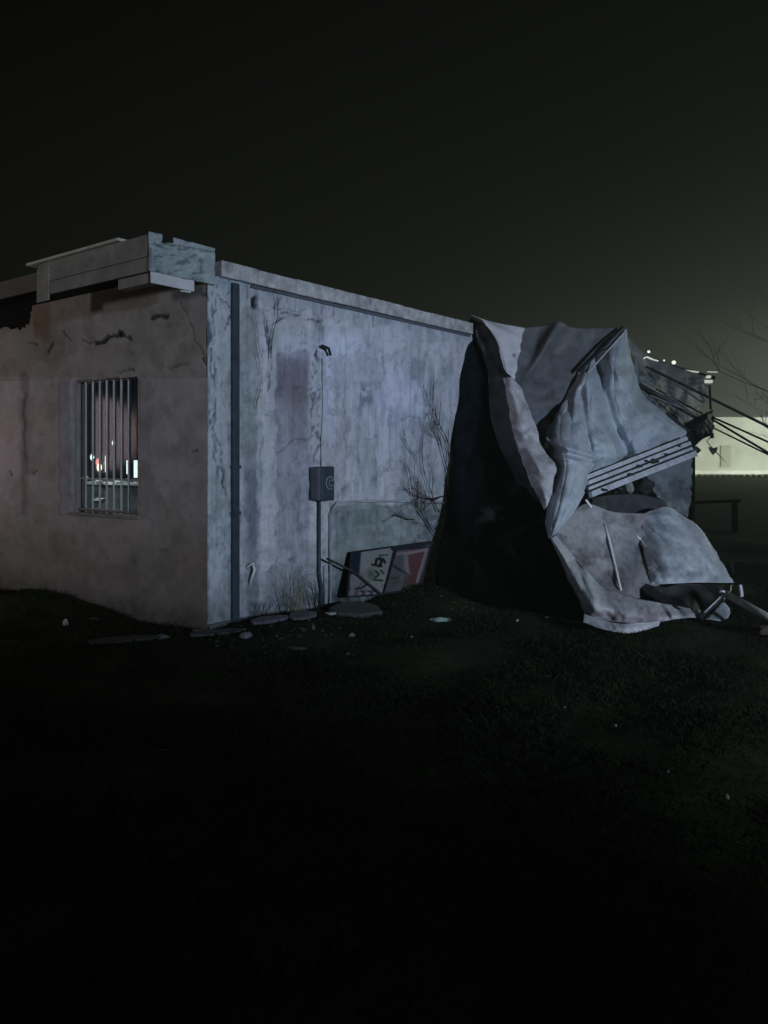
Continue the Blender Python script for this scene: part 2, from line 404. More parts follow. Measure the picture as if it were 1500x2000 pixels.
# broken brick edge
ch = sm(0.50,0.62,fbm(px/5,py/8,45)); s = rect(px,py,609,624,690,905,2,8)*ch; col = mul(col,(.42,.42,.48),s); disp -= .015*s
s = stroke(px,py,[(618,684),(616,697)],6); col = mul(col,(.2,.22,.28),s)
# lines and boards
col = mul(col,(.62,.64,.68), stroke(px+4*(fine-.5),py,[(672,705),(673,900),(671,968)],2.5)*0.7)
for k,(x,a,b) in enumerate(((665,640,780),(700,800,960),(714,820,975),(735,850,960),(810,700,820),(828,690,900),(843,700,880),(866,660,840),(880,680,960),(896,660,820),(790,880,975),(748,700,830))):
    col = mul(col,(.68,.72,.74), stroke(px+5*(fine-.5),py,[(x,a),(x-3,b)],5,4)*(0.35+0.5*rough_))
s = gau(px,py,712,768,13,16)*sm(.35,.55,rough_)*1.2; col = mul(col,(.45,.48,.55),np.clip(s,0,1))
s = gau(px,py,704,790,14,20)*sm(.4,.6,fine); col = mul(col,(.55,.58,.62),np.clip(s,0,1))
for pl in ([(782,818),(820,820)],[(762,815),(762,905)],[(640,590),(624,606)],[(820,820),(824,835)]): col = mul(col,(.5,.54,.6), stroke(px,py,pl,3)*0.7)
col = mul(col,(.7,.74,.76), gau(px,py,840,920,50,50)*(.5+rough_)*.7)
for k in range(60):
    x = random.uniform(640,900); y = random.uniform(680,1100); l = random.uniform(10,60)
    col = mul(col,(.72,.75,.78), stroke(px,py,[(x,y),(x+random.uniform(-2,2),y+l)],random.uniform(1.5,4),2)*random.uniform(.3,.7))
pn_ = fbm(px/38+3,py/60,231)+.10*(fbm(px/5,py/5,233)-.5); pz = 1-gau(px,py,570,800,60,200)
col = mul(col,(1.07,1.07,1.08), sm(.515,.525,pn_)*pz); col = mul(col,(.55,.57,.60), (1-sm(.003,.010,np.abs(pn_-.517)))*sm(.42,.6,fbm(px/25,py/25,235))*.8); disp += .002*sm(.515,.525,pn_)
pn_ = fbm(px/20+9,py/26,237)+.08*(fbm(px/4,py/4,239)-.5); col = mul(col,(.80,.82,.82), sm(.63,.65,pn_)*.8)
# lower wall, green grime
gr = rect(px,py,643,905,983,1230,3,5); col = mul(col,(.46,.53,.49), gr*(0.6+0.6*rough_))
col = mul(col,(1.35,1.35,1.40), rect(px,py,644,662,1003,1150,5,12)*0.6)
col = mul(col,(.6,.6,.7), rect(px,py,800,870,990,1060,8,10)*sm(.4,.6,rough_)*.8)
col = mul(col,(.60,.66,.66), gau(px,py,560,1120,75,60)*sm(.45,.6,fbm(px/14+py/30,py/14,51))*.7)
for k in range(110):
    x = random.uniform(468,870); y = random.uniform(900,1190); r_ = random.uniform(2,6)
    col = mul(col,(.5,.53,.58), gau(px,py,x,y,r_,r_*random.uniform(.6,2.5))*random.uniform(.3,.8))
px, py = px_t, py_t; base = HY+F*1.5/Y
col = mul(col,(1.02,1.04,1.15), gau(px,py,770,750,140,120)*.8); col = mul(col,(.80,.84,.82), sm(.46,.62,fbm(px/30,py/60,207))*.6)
col = mul(col,(.62,.66,.70), sm(.56,.68,fbm(px/4.5,py/46,209))*.4); col = mul(col,(.6,.62,.66), sm(.60,.72,fbm(px/7,py/9,211))*.4)
col = mul(col,(.35,.38,.40), sm(-120,-2,py-base)*(0.35+0.9*rough_))  # darker towards the base: foot dirt plus beam falloff put into the colour
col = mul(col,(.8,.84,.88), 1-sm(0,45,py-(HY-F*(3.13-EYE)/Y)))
# drips below coping
top = HY-F*(3.13-EYE)/Y
for x,l in ((483,30),(500,22),(628,26),(652,24),(728,28),(700,14),(800,18),(560,20)):
    col = mul(col,(.5,.52,.58), stroke(px,py-top,[(x,0),(x,l)],2.5,2)*.7)
disp += 0.005*(rough_-0.5) + 0.003*(fbm(px/3,py/3,61)-.5)
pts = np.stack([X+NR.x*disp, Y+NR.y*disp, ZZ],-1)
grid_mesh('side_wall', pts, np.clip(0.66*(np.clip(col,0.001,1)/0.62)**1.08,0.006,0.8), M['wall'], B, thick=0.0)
MB().box(C0+U*0.02-NR*0.36+Vector((0,0,-.1)), U*(TE-0.03), NR*0.30, Vector((0,0,ZT-0.02))).build('wall_core', M['darkroom'], B)

# --- front wall, dim, with a window hole
SE = 6.5
ss = np.linspace(0, SE, 520); zz = np.linspace(-0.12, 3.19, 265)
TT, ZZ = np.meshgrid(ss, zz)
X = C0.x+V.x*TT; Y = C0.y+V.y*TT; px = CX+F*X/Y; py = HY-F*(ZZ-EYE)/Y
fine = fbm(px/5,py/30,133); blot = fbm(px/55,py/55,135); rough_ = fbm(px/12,py/12,137); streak = fbm(px/10,py/110,139)
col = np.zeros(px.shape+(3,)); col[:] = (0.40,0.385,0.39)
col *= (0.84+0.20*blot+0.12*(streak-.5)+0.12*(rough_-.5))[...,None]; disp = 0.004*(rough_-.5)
# upper band stands proud and is greyer
edge = 737+ (px<150)*0 + 3*(fine-.5)
upb = 1-sm(edge-2,edge+2,py); disp += 0.010*upb
col = mul(col,(.74,.77,.70), upb*(px<130)); col = mul(col,(.86,.87,.84), upb*(px>=130))
col = mul(col,(.5,.5,.5), stroke(px,py,[(-200,745),(105,740)],2)*.6)
px_t, py_t = px, py
px = px+12*(fbm(px/18,py/18,221)-.5); py = py+12*(fbm(px/18,py/18,223)-.5)
# drain stain left
s = stroke(px+6*(fine-.5),py,[(50,735),(46,790),(49,880),(47,1000)],10,8); col = mul(col,(.50,.50,.50),s*.8)
s = stroke(px+6*(fine-.5),py,[(46,770),(49,860),(50,900)],3,2); col = mul(col,(.35,.35,.35),s*.6)
col = mul(col,(.84,.84,.80), rect(px,py,50,112,760,1100,6,30)*.6)
col = mul(col,(.75,.50,.34), rect(px,py,68,100,596,664,6,12)*.8)
# pilaster strips by the window
col = mul(col,(.82,.90,1.05), rect(px,py,114,143,745,1010,4,5)); disp += .012*rect(px,py,118,141,740,1003,2,2)
col = mul(col,(.84,.86,.9), rect(px,py,272,300,745,1010,4,12)); disp += .006*rect(px,py,272,298,738,1010,2,2)
col = mul(col,(.7,.66,.66), stroke(px,py,[(299,760),(299,1000)],3,2)*.6)
pn_ = fbm(px/40+3,py/40,241)+.10*(fbm(px/5,py/5,243)-.5)
col = mul(col,(.90,.89,.88), sm(.55,.56,pn_)); col = mul(col,(.7,.7,.7), (1-sm(.003,.009,np.abs(pn_-.553)))*sm(.42,.6,fbm(px/25,py/25,245))*.7)
# gouges
def gouge(pl,w,depth=.015,dark=.2,wob=8):
    if w<8 and dark<.3: dark=.34
    global col, disp
    s = stroke(px+wob*(fbm(px/9,py/9,71)-.5),py+wob*(fbm(px/8,py/8,73)-.5),pl,w,1.5); col = mul(col,(dark,dark,dark*.95),s); disp -= depth*s
gouge([(188,671),(200,665),(214,657),(232,652)],9,.025,.13); gouge([(232,652),(246,652),(257,659)],6,.02,.2)
gouge([(160,667),(178,668),(188,671)],2.5,.02,.3); gouge([(94,686),(102,672)],6.5); gouge([(58,672),(75,674)],2.5,.01,.5); gouge([(124,648),(138,664)],3,.01,.55)
gouge([(300,622),(318,618),(326,616)],8); gouge([(355,590),(372,630),(384,665),(405,697)],1.6,.004,.5); gouge([(325,715),(352,712),(372,711)],2.5,.008,.5)
gouge([(230,727),(262,722)],4,.01,.55); gouge([(374,880),(381,879)],4,.01,.4); gouge([(60,925),(68,922)],3.5,.01,.5); gouge([(18,920),(17,930)],4,.02,.3)
gouge([(400,700),(410,730)],3,.01,.4)
for k in range(130):
    x = random.uniform(-60,400); y = random.uniform(600,1180); r_ = random.uniform(2,9)
    col = mul(col,(.62,.62,.60), gau(px,py,x,y,r_,r_*random.uniform(.4,2.0))*random.uniform(.15,.6))
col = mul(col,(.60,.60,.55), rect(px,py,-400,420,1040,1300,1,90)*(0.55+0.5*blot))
col = mul(col,(1.05,.88,.80), gau(px,py,130,1080,30,14)*.5); col = mul(col,(1.2,.82,.70), gau(px,py,372,1100,18,30)*.4)
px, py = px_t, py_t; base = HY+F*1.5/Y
col = mul(col,(.78,.78,.76), sm(.5,.65,fbm(px/26,py/34,225))*.6)
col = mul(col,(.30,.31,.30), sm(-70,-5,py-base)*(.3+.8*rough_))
# side of the corner: dark ragged arris

hole = (px>147.5)&(px<269.5)&(py>737+(270-px)*0.06)&(py<1005.5-(270-px)*0.05)
topcut = 400+(240+22*(fbm(px/9,py*0,77)-.5))*(1-sm(56,84,px+10*(fbm(py/10,px*0,79)-.5)))
keep = (~hole)&(py>topcut)
pts = np.stack([X+NL.x*disp, Y+NL.y*disp, ZZ],-1)
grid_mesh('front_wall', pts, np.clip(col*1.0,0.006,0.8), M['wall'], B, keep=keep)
# wall thickness behind, leaving out the window bay
s0, s1 = S(270), S(147); zb, zt = 0.975, 2.335
Z1 = Vector((0,0,1))
mb = MB()
def lbox(a, b, z0, z1, o0=-.115, o1=-.045): mb.box(C0+V*a+NL*o0+Z1*z0, V*(b-a), NL*(o1-o0), Z1*(z1-z0))
lbox(.30, s0-.012, -.1, 2.98); lbox(s1+.012, S(66), -.1, 2.98); lbox(S(66)+.003, SE, -.1, 2.45); lbox(s0-.01, s1+.01, -.1, zb-.012); lbox(s0-.01, s1+.01, zt+.012, 2.98)
mb.build('wall_core', M['darkroom'], B)
mb = MB()      # reveals
lbox(s0-.010, s0+.004, zb-.01, zt+.01, -.117, -.004); lbox(s1-.004, s1+.010, zb-.01, zt+.01, -.117, -.004)
lbox(s0+.005, s1-.005, zt-.004, zt+.010, -.117, -.004)
mb.build('window_reveal', mat('reveal_plaster', (.24,.235,.23)), B)
# window
W = MB(); 
def fb(m_, a, b, z0, z1, o0, o1): m_.box(C0+V*a+NL*o0+Z1*z0, V*(b-a), NL*(o1-o0), Z1*(z1-z0)); return m_
a0, a1 = s0+.008, s1-.008
fb(W,a0,a0+.035,zb+.04,zt-.04,-.11,-.08); fb(W,a1-.035,a1,zb+.04,zt-.04,-.11,-.08)
fb(W,a0,a1,zt-.037,zt-.006,-.111,-.079); fb(W,a0,a1,zb+.006,zb+.037,-.111,-.079)
win = W.build('window', M['frame'], B, bevel=.004)
def sub(o): o.parent = win; o.matrix_parent_inverse = win.matrix_basis.inverted(); return o
def wsub(mb_, name, m_, bevel=0): 
    o = mb_.build(name, m_, win, bevel); o.matrix_parent_inverse = Matrix.Identity(4)
    # win itself has identity basis with parent inverse of B
    return o
# children of win: win world matrix is identity because of its parent inverse
bpy.context.view_layer.update()
wsub(fb(MB(),a0+.036,a1-.036,zb+.038,zt-.038,-.098,-.094),'pane',M['glass'])
wsub(fb(MB(),s0-.03,s1+.03,zb-.028,zb-.002,-.117,.028),'sill',mat('sill_stone',(.22,.22,.23)),.004)
for x in (160,173.5,187,200.5,214.5,229,243.5):
    s = S(x); b0 = C0+V*s+NL*(-.045)
    wsub(MB().tube([b0+Z1*(zb+.0), b0+Z1*zt], .0100, 8),'bar',M['bar'])
b0 = C0+V*(s0+.003)+NL*-.062+Z1*1.312
wsub(MB().beam(b0, C0+V*(s1-.003)+NL*-.062+Z1*1.318, .012, .020),'cross_bar',M['bar'])
wsub(MB().beam(C0+V*(s0+.003)+NL*-.03+Z1*(zb+.03), C0+V*(s1-.003)+NL*-.03+Z1*(zb+.03), .02, .02),'cross_bar',M['frame'])
wsub(MB().beam(C0+V*(s0+.003)+NL*-.03+Z1*(zt-.02), C0+V*(s1-.003)+NL*-.03+Z1*(zt-.02), .02, .018),'cross_bar',M['frame'])
wsub(fb(MB(),s0+.02,s0+.12,zb+.40,zt-.01,-.16,-.13),'shutter',M['fdark'])

# rest of the shell
Z = Vector((0,0,1))
LEN = 13.3; DEP = 6.5
def ibox(u0,u1,v0,v1,z0,z1,name,m_,bevel=0): return MB().box(C0+U*u0+V*v0+Z*z0, U*(u1-u0), V*(v1-v0), Z*(z1-z0)).build(name, m_, B, bevel)
ibox(TE+.02,LEN,0.10,.34,-.1,3.12,'unlit_black_wall',M['unlit'])  # coloured black so gaps in the membrane read as unlit inside
ibox(LEN,LEN+.2,-.02,DEP,-.1,3.12,'back_wall',M['unlit'])
ibox(0.3,LEN,DEP,DEP+.2,-.1,3.12,'back_wall',M['unlit'])
ibox(5.2,5.3,.36,DEP-.02,0,2.98,'inner_wall',M['darkroom'])
ibox(.02,LEN,.35,DEP-.01,2.985,3.11,'roof',M['unlit'])
# coping along the side wall
mb = MB(); zc0, zc1 = 3.125, 3.265
cuts = [0.12, .55, 1.06, 1.62, 2.2, 2.8, 3.35, 3.9, 4.31]
for i,(a,b) in enumerate(zip(cuts[:-1],cuts[1:])):
    j = random.uniform(-.006,.006)
    mb.box(C0+U*(a+.001)+NR*(-.30)+Z*(zc0+j*.4), U*(b-a-.002), NR*(.36+random.uniform(-.002,.002)), Z*(zc1-zc0+random.uniform(-.004,.008)))
mb.build('coping', M['coping'], B, bevel=.010)
MB().box(C0+U*.5+NR*.004+Z*(zc0-.03), U*3.8, NR*.022, Z*.026).build('drip_edge', mat('drip_edge_grey',(.10,.11,.13)), B, bevel=.004)
# eave box at the corner
O = .622; Q = C0-U*O        # outer corner line
L1 = 1.675
def ebox(u0,u1,v0,v1,z0,z1): return MB().box(C0+U*u0+V*v0+Z*z0, U*(u1-u0), V*(v1-v0), Z*(z1-z0))
eb = ebox(-O+.03, .02, .03, L1-.02, 3.195, 3.32).build('eave_box', M['unlit'], B)
def esub(mb_, name, m_, bevel=0):
    o = mb_.build(name, m_, eb, bevel); o.matrix_parent_inverse = Matrix.Identity(4); return o
# front boards (dim side)
esub(ebox(-O,-O+.026,-.0,L1,3.165,3.345),'front_board',M['board'],.004)
esub(ebox(-O+.004,-O+.028,.002,L1-.0,3.045,3.162),'front_board',M['board'],.004)
esub(ebox(-O-.035,.0,.36,L1+.16,3.347,3.372),'top_flashing',mat('flashing_pale',(.55,.55,.50)),.004)
esub(ebox(-O-.012,-O-.001,L1-.20,L1+.01,2.985,3.30),'end_board',M['board'],.003)
# side board, peeling: painted grid
uu = np.linspace(-O-.003,.055,90); zz = np.linspace(3.045,3.362,46); UU, ZZ = np.meshgrid(uu, zz)
X = C0.x+U.x*UU+NR.x*.028; Y = C0.y+U.y*UU+NR.y*.028; px = CX+F*X/Y; py = HY-F*(ZZ-EYE)/Y
n = fbm(px/14,py/6,91); n2 = fbm(px/5,py/4,93)
col = np.zeros(px.shape+(3,)); col[:] = (.36,.42,.42); col *= (.8+.4*n2)[...,None]
col = mul(col,(.40,.48,.50), sm(.50,.62,n)*rect(px,py,300,412,470,548,4,8))
col = mul(col,(.5,.5,.55), stroke(px,py,[(293,485),(293,525)],3))
col = mul(col,(.35,.38,.42), stroke(px,py+6*(n2-.5),[(296,478),(350,480),(412,492)],2.5)*.8)
col = mul(col,(1.2,1.1,1.2), rect(px,py,335,415,460,482,2,3)*.6)
d = -.008*sm(.5,.6,n); keepb = ~((py<474)&(px>317)&(px<338))
grid = np.stack([X+NR.x*d,Y+NR.y*d,ZZ],-1)
o = grid_mesh('side_board', grid, col, M['boardr'], eb, keep=keepb, thick=.02); o.matrix_parent_inverse = Matrix.Identity(4)
# lower step
esub(ebox(-O+.03,-.50,.03,.45,2.955,3.04),'lower_trim',mat('lower_trim_grey',(.26,.26,.24)),.003)
esub(ebox(-O+.022,-.16,-.022,-.002,2.95,3.045),'lower_trim',M['whiteb'],.003)
esub(MB().beam(P(352,566,6.98),P(372,569,7.02),.03,.03),'bracket',M['whiteb'])
# fascia of the main roof further left
ibox(-.22,-.19,L1+.20,DEP,3.27,3.45,'fascia_board',mat('fascia_grey',(.14,.14,.13)),.004)
ibox(.03,.2,L1+.03,DEP,2.90,3.36,'gap_black_board',M['unlit'])  # black board added behind the wall top for the dark eave gap
ibox(-.18,.02,L1+.25,DEP,3.36,3.42,'soffit_board',M['unlit'])
# downpipe
mb = MB().box(RW(453,552,.0)*1, U*(T(466)-T(453)), NR*.06, Z*0.001)
p0 = C0+U*T(450)+NR*.006; mb = MB().box(p0+Z*.02, U*(T(462)-T(450)), NR*.04, Z*3.08)
dp = mb.build('downpipe', M['pipe'], B, bevel=.008)
for py_ in (915,1005):
    q = RW(452,py_); o = MB().box(Vector((q.x,q.y,q.z))-U*.02+NR*.008, U*.085, NR*.052, Z*.03).build('pipe_clip', M['pipe'], dp, .004); o.matrix_parent_inverse = Matrix.Identity(4)
# jagged quoin pieces on the corner arris
# broken edge of the far end of the wall
# meter box
ta, tb = T(607), T(648); m0 = RW(624,911)
zt_, zb_ = RW(630,911).z, RW(630,977).z
mb = MB().box(C0+U*T(610)+NR*.01+Z*zb_, U*(T(635)-T(610)), NR*.12, Z*(zt_-zb_)); mt = mb.build('meter_box', M['meter'], B, bevel=.012)
def msub(mb_, name, m_, bv=0): o = mb_.build(name, m_, mt, bv); o.matrix_parent_inverse = Matrix.Identity(4); return o
msub(MB().box(C0+U*(T(610)-.045)+NR*.012+Z*(zb_+.01), U*.042, NR*.11, Z*(zt_-zb_-.015)),'side_cover',M['meters'],.006)
c = C0+U*(T(626))+NR*.132+Z*(zb_+(zt_-zb_)*.52)
def ring(c, r, a0, a1, rad=.007, n=18):
    return MB().tube([c+U*(r*math.cos(a0+(a1-a0)*i/n))+Z*(r*math.sin(a0+(a1-a0)*i/n)) for i in range(n+1)], rad, 6)
msub(ring(c,.062,-.6,5.2),'dial',M['meterl']); msub(ring(c+U*.012,.03,.5,5.6,.006),'dial',M['meterl'])
MB().tube([RW(619,977,.03),RW(619,1120,.03),RW(623,1150,.04),RW(621,1192,.04)], .018, 8).build('cable_duct', M['pipe'], B, smooth=True)
MB().tube([RW(641.5,1190,.025),RW(641.5,1003,.025),RW(645,994,.025),RW(656,981,.025),RW(690,979,.025),RW(780,979,.03),RW(862,982,.025)], .013, 8).build('conduit', M['cond'], B, smooth=True)
MB().tube([RW(626,915,.012),RW(626,870,.012),RW(629,800,.012),RW(628,700,.012)], .007, 6).build('conduit', M['cond'], B, smooth=True)
MB().tube([RW(632,1105,.02),RW(633,1187,.02)], .02, 8).build('conduit', M['cond'], B, smooth=True)
MB().tube([RW(621,676,.05),RW(632,682,.07),RW(638,694,.05)], .016, 6).build('wall_bracket', M['fdark'], B)
MB().tube([RW(478,1107,.03),RW(487,1099,.05),RW(489,1112,.06),RW(484,1130,.05),RW(483,1145,.03)], [.006,.009,.012,.009,.004], 6).build('wall_hook', M['white'], B, smooth=True)
# plinth
MB().box(C0+NR*.0+U*.0+Z*-.1, U*.5, NR*.035, Z*.17).build('plinth', mat('plinth_dark',(.10,.11,.12)), B, .01)

# --- inside the room, seen through the window
def lit(name, a, b, r, m_, label, cat, group=None):
    return tag(MB().tube([a,b], r, 10).build(name, m_), label, cat, group)
def hung_lamp(name, px_, py_, d, r, m_, label, cat='lamp', group=None):
    p = P(px_,py_,d); rt = empty(name, p, label, cat, group)
    MB().blob(p, r, 3, (1,1,1.7), 2, 0).build('bulb', m_, rt, smooth=True)
    MB().tube([p+Z*r*1.1, Vector((p.x,p.y,2.97))], .005, 5).build('cord', M['fdark'], rt)
    return rt
hung_lamp('hanging_bulb',180,893,9.1,.022,M['ltcool'],'small cold white bulb hanging left behind the window bars')
hung_lamp('hanging_bulb',194,913,9.4,.030,M['ltwarm'],'brightest warm bulb hanging just below the red lamp behind the bars')
hung_lamp('hanging_bulb',191.5,903,9.55,.028,M['ltred'],'small red lamp glowing behind the window bars','red lamp')
hung_lamp('hanging_bulb',221.5,865,9.3,.018,M['ltwarm'],'highest dim bulb behind the middle of the barred window')
lit('light_tube',P(207,890,9.5),P(207,922,9.5),.011,M['ltwarm'],'thin warm lit tube standing behind the centre of the barred window','light tube')
lit('light_tube',P(250,899,9.0),P(250,926,9.0),.016,M['ltcool'],'left one of the two bright white tubes at the right window edge','light tube','pair of white tubes')
lit('light_tube',P(265,899,9.0),P(265,933,9.0),.020,M['ltcool'],'right one of the two bright white tubes at the right window edge','light tube','pair of white tubes')
# counter with clutter
ctr = empty('counter', Vector((-3.2,9.3,0)), 'white topped counter inside the room behind the lower window bars', 'counter')
a = P(140,940,9.3); b = P(282,944,9.0); dv = (b-a); 
MB().box(Vector((a.x,a.y,a.z-.03)), dv, Vector((.2,.45,0)), Z*.03).build('counter_top', M['white'], ctr, .004)
MB().box(Vector((a.x+.03,a.y+.06,0)), dv*.95, Vector((.15,.3,0)), Z*(a.z-.035)).build('cabinet', mat('cabinet_grey',(.32,.34,.35),mott=.6,scale=6), ctr)
lamp('room_fill_light','POINT',tuple(P(168,925,8.9)),1.3,(1,.95,.9),shadow_soft_size=.05)  # added fill lamps without fixtures, brighten counter and cabinet
lamp('room_fill_light','POINT',tuple(P(205,900,9.05)),3.5,(.9,.97,1),shadow_soft_size=.06)
for (x,y,r,sq,m_,lb) in ((163,938,.05,(1.3,.8,.5),M['white'],'crumpled white paper at the left end of the counter inside'),(194,944,.045,(1,.8,.9),M['scrap'],'pale lump on the counter below the warm bulb'),(193,982,.05,(1.4,.7,.7),M['white'],'white crumpled paper low in front of the counter inside'),(240,944,.06,(1.6,.8,.5),M['white'],'white crumpled cloth on the right half of the counter inside')):
    tag(MB().blob(P(x,y-4,9.15 if y<960 else 8.95),r,int(x),sq,2,.2).build('crumpled_paper',m_),lb,'paper')

# ------------------------------------------------------------------ COLLAPSED ROOF MEMBRANE
def cr(P0,P1,P2,P3,t): return 0.5*((2*P1)+(-P0+P2)*t+(2*P0-5*P1+4*P2-P3)*t*t+(-P0+3*P1-3*P2+P3)*t**3)
def interp(a, n):
    a = np.asarray(a, float); m_ = len(a); out = []
    for s in np.linspace(0, m_-1, n):
        i = min(int(s), m_-2); t = s-i
        p0 = a[max(i-1,0)] if i>0 else 2*a[0]-a[1]; p3 = a[i+2] if i+2<m_ else 2*a[-1]-a[-2]
        out.append(cr(p0,a[i],a[i+1],p3,t))
    return np.array(out)
def patch(name, rows, parent, base=(.5,.5,.52), nu=60, nv=80, amp=.035, fr=5.0, seed=0, pleat=0, pn=7, dirt=.35, paint=None, fold=None, thick=.003, m_=None, edge=3.5):
    A = np.array([interp(r, nu) for r in rows])              # rows x nu x 3
    A = np.swapaxes(np.array([interp(A[:,j], nv) for j in range(nu)]),0,1)   # nv x nu x 3
    px, py, dd = A[...,0].copy(), A[...,1].copy(), A[...,2].copy()
    uu = np.linspace(0,1,nu)[None,:]*np.ones((nv,1)); vv = np.linspace(0,1,nv)[:,None]*np.ones((1,nu))
    # ragged edges
    e = edge*(fbm(vv*14,uu*2,seed+3)-.5)*2
    px = px + e*((uu<.04)|(uu>.96)); 
    x = (px-CX)/F*dd; z = EYE+(HY-py)/F*dd
    # crumple: ridged noise in metric space
    rx = x*fr; rz = z*fr
    r1 = 1-np.abs(2*fbm(rx*.5+seed, rz*.35+dd, seed+5, 2)-1); r2 = 1-np.abs(2*fbm(rx*1.3+rz*.5, rz-rx*.4, seed+9, 3)-1)
    w = np.minimum(1, 10*np.minimum(np.minimum(uu,1-uu), np.minimum(vv,1-vv))+.25)
    r_ = random.Random(seed*31+5); cr_ = 0
    wxn = (fbm(rx*.35+3, rz*.35, seed+31, 2)-.5)*1.6; wzn = (fbm(rx*.35, rz*.35+9, seed+33, 2)-.5)*1.6
    for k_ in range(7):
        th = r_.uniform(0, math.pi); fq = r_.uniform(.35, 1.5)*(1+k_*.25); ph_ = r_.uniform(0, 1)
        q_ = ((rx+wxn)*math.cos(th)+(rz+wzn)*math.sin(th))*fq*.5+ph_; tri = 2*np.abs(2*(q_-np.floor(q_+.5)))-1
        cr_ = cr_ + tri/fq*sm(.35,.6,fbm(rx*.5+k_*5, rz*.5, seed+41+k_, 2))
    dd = dd + amp*w*(-(r1-.75)*1.0 - (r2-.75)*.5 + .75*cr_)
    if pleat:
        ph = uu*pn*2*np.pi + 1.5*fbm(vv*3, uu*2, seed+11)*3
        dd = dd + pleat*w*(np.abs(np.sin(ph))**.7*-1+.5)*(0.35+.9*fbm(uu*5,vv*2,seed+13))
    if fold: dd = dd + fold(px, py)
    X = (px-CX)/F*dd; Zz = EYE+(HY-py)/F*dd
    Zz = np.maximum(Zz, bmp(X, dd)+.005)
    col = np.zeros(px.shape+(3,)); col[:] = base
    nb = fbm(px/22,py/22,seed+21); nf = fbm(px/6,py/6,seed+23)
    col = col*(1-dirt*sm(.42,.75,nb)-dirt*.5*sm(.5,.8,nf))[...,None]
    if paint: col = paint(col, px, py)
    return grid_mesh(name, np.stack([X,dd,Zz],-1), np.clip(col,.004,.85), m_ or M['fabric'], parent, thick=thick)

from mathutils.bvhtree import BVHTree
def on_surface(names, px_, py_, lift=0.02, default=9.0):
    best = None; d = Vector(((px_-CX)/F, 1, (HY-py_)/F)).normalized()
    for o in MEM.children:
        if o.type != 'MESH' or not any(o.name.startswith(n) for n in names): continue
        if o.name not in _bvh:
            _bvh[o.name] = BVHTree.FromPolygons([v.co.copy() for v in o.data.vertices], [tuple(p.vertices) for p in o.data.polygons])
        h = _bvh[o.name].ray_cast(Vector((0,0,EYE)), d)
        if h[0] is not None and (best is None or h[3] < best[1]): best = (h[0], h[3])
    return best[0]-d*lift if best else P(px_,py_,default)
_bvh = {}
MEM = empty('collapsed_roof_membrane', Vector((2.0,8.5,0)), 'torn white roof membrane with black underside hanging off the roof down to the grass', 'roof membrane')
# black underside leaning from the wall end to the ground
patch('black_underside', [
 [(906,640,10.75),(913,632,10.72),(922,618,10.7)],
 [(900,700,10.5),(930,700,10.45),(962,700,10.55)],
 [(890,800,10.3),(925,800,10.2),(970,810,10.1)],
 [(882,900,10.1),(940,900,9.9),(1012,905,9.6)],
 [(872,1000,9.9),(960,1000,9.4),(1070,1010,9.0)],
 [(858,1080,9.6),(970,1090,9.0),(1108,1110,8.5)],
 [(850,1152,9.3),(990,1185,8.4),(1142,1212,7.75)]], MEM, base=(.003,.0035,.004), nu=70, nv=110, amp=.05, fr=3, seed=2, m_=mat('felt_painted', attr='paint', rough=.95, spec=.05, mott=.5, scale=5),
 paint=lambda c,px,py: lerpc(lerpc(c,(.007,.012,.018),rect(px,py,890,935,640,1000,14,60)*.8),(.035,.045,.038), sm(.45,.5,fbm(px/10,py/8,5))*rect(px,py,930,985,992,1018,4,5)*.8+ .25*rect(px,py,928,934,1020,1130,3,20)*sm(.4,.6,fbm(px/4,py/10,6))))
# dim fold between the underside and the white band
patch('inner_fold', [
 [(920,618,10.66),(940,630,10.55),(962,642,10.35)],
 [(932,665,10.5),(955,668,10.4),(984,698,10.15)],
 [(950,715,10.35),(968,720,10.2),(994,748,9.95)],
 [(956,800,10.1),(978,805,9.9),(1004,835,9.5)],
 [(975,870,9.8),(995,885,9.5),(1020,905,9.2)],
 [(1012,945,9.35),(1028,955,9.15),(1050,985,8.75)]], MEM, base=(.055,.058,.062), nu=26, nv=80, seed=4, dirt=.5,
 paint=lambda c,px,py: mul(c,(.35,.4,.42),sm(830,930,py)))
# white flap at the peak
patch('white_flap', [
 [(919,614,10.5),(935,620,10.5),(960,628,10.45),(1024,640,10.7)],
 [(945,628,10.35),(968,638,10.3),(990,648,10.35),(1020,662,10.55)],
 [(966,660,10.2),(980,668,10.15),(998,678,10.2),(1014,696,10.35)],
 [(978,692,10.05),(986,700,10.0),(997,708,10.05),(1008,722,10.15)],
 [(986,724,9.95),(992,730,9.9),(998,735,9.95),(1004,744,10.0)]], MEM, base=(.74,.71,.75), nu=40, nv=40, amp=.012, seed=6, dirt=.12,
 paint=lambda c,px,py: lerpc(mul(c,(.7,.75,.8),rect(px,py,975,1000,700,760,4,10)*fbm(px/4,py/4,9)),(.02,.02,.03), gau(px,py,1004,694,3.2,3.2)*1.0))
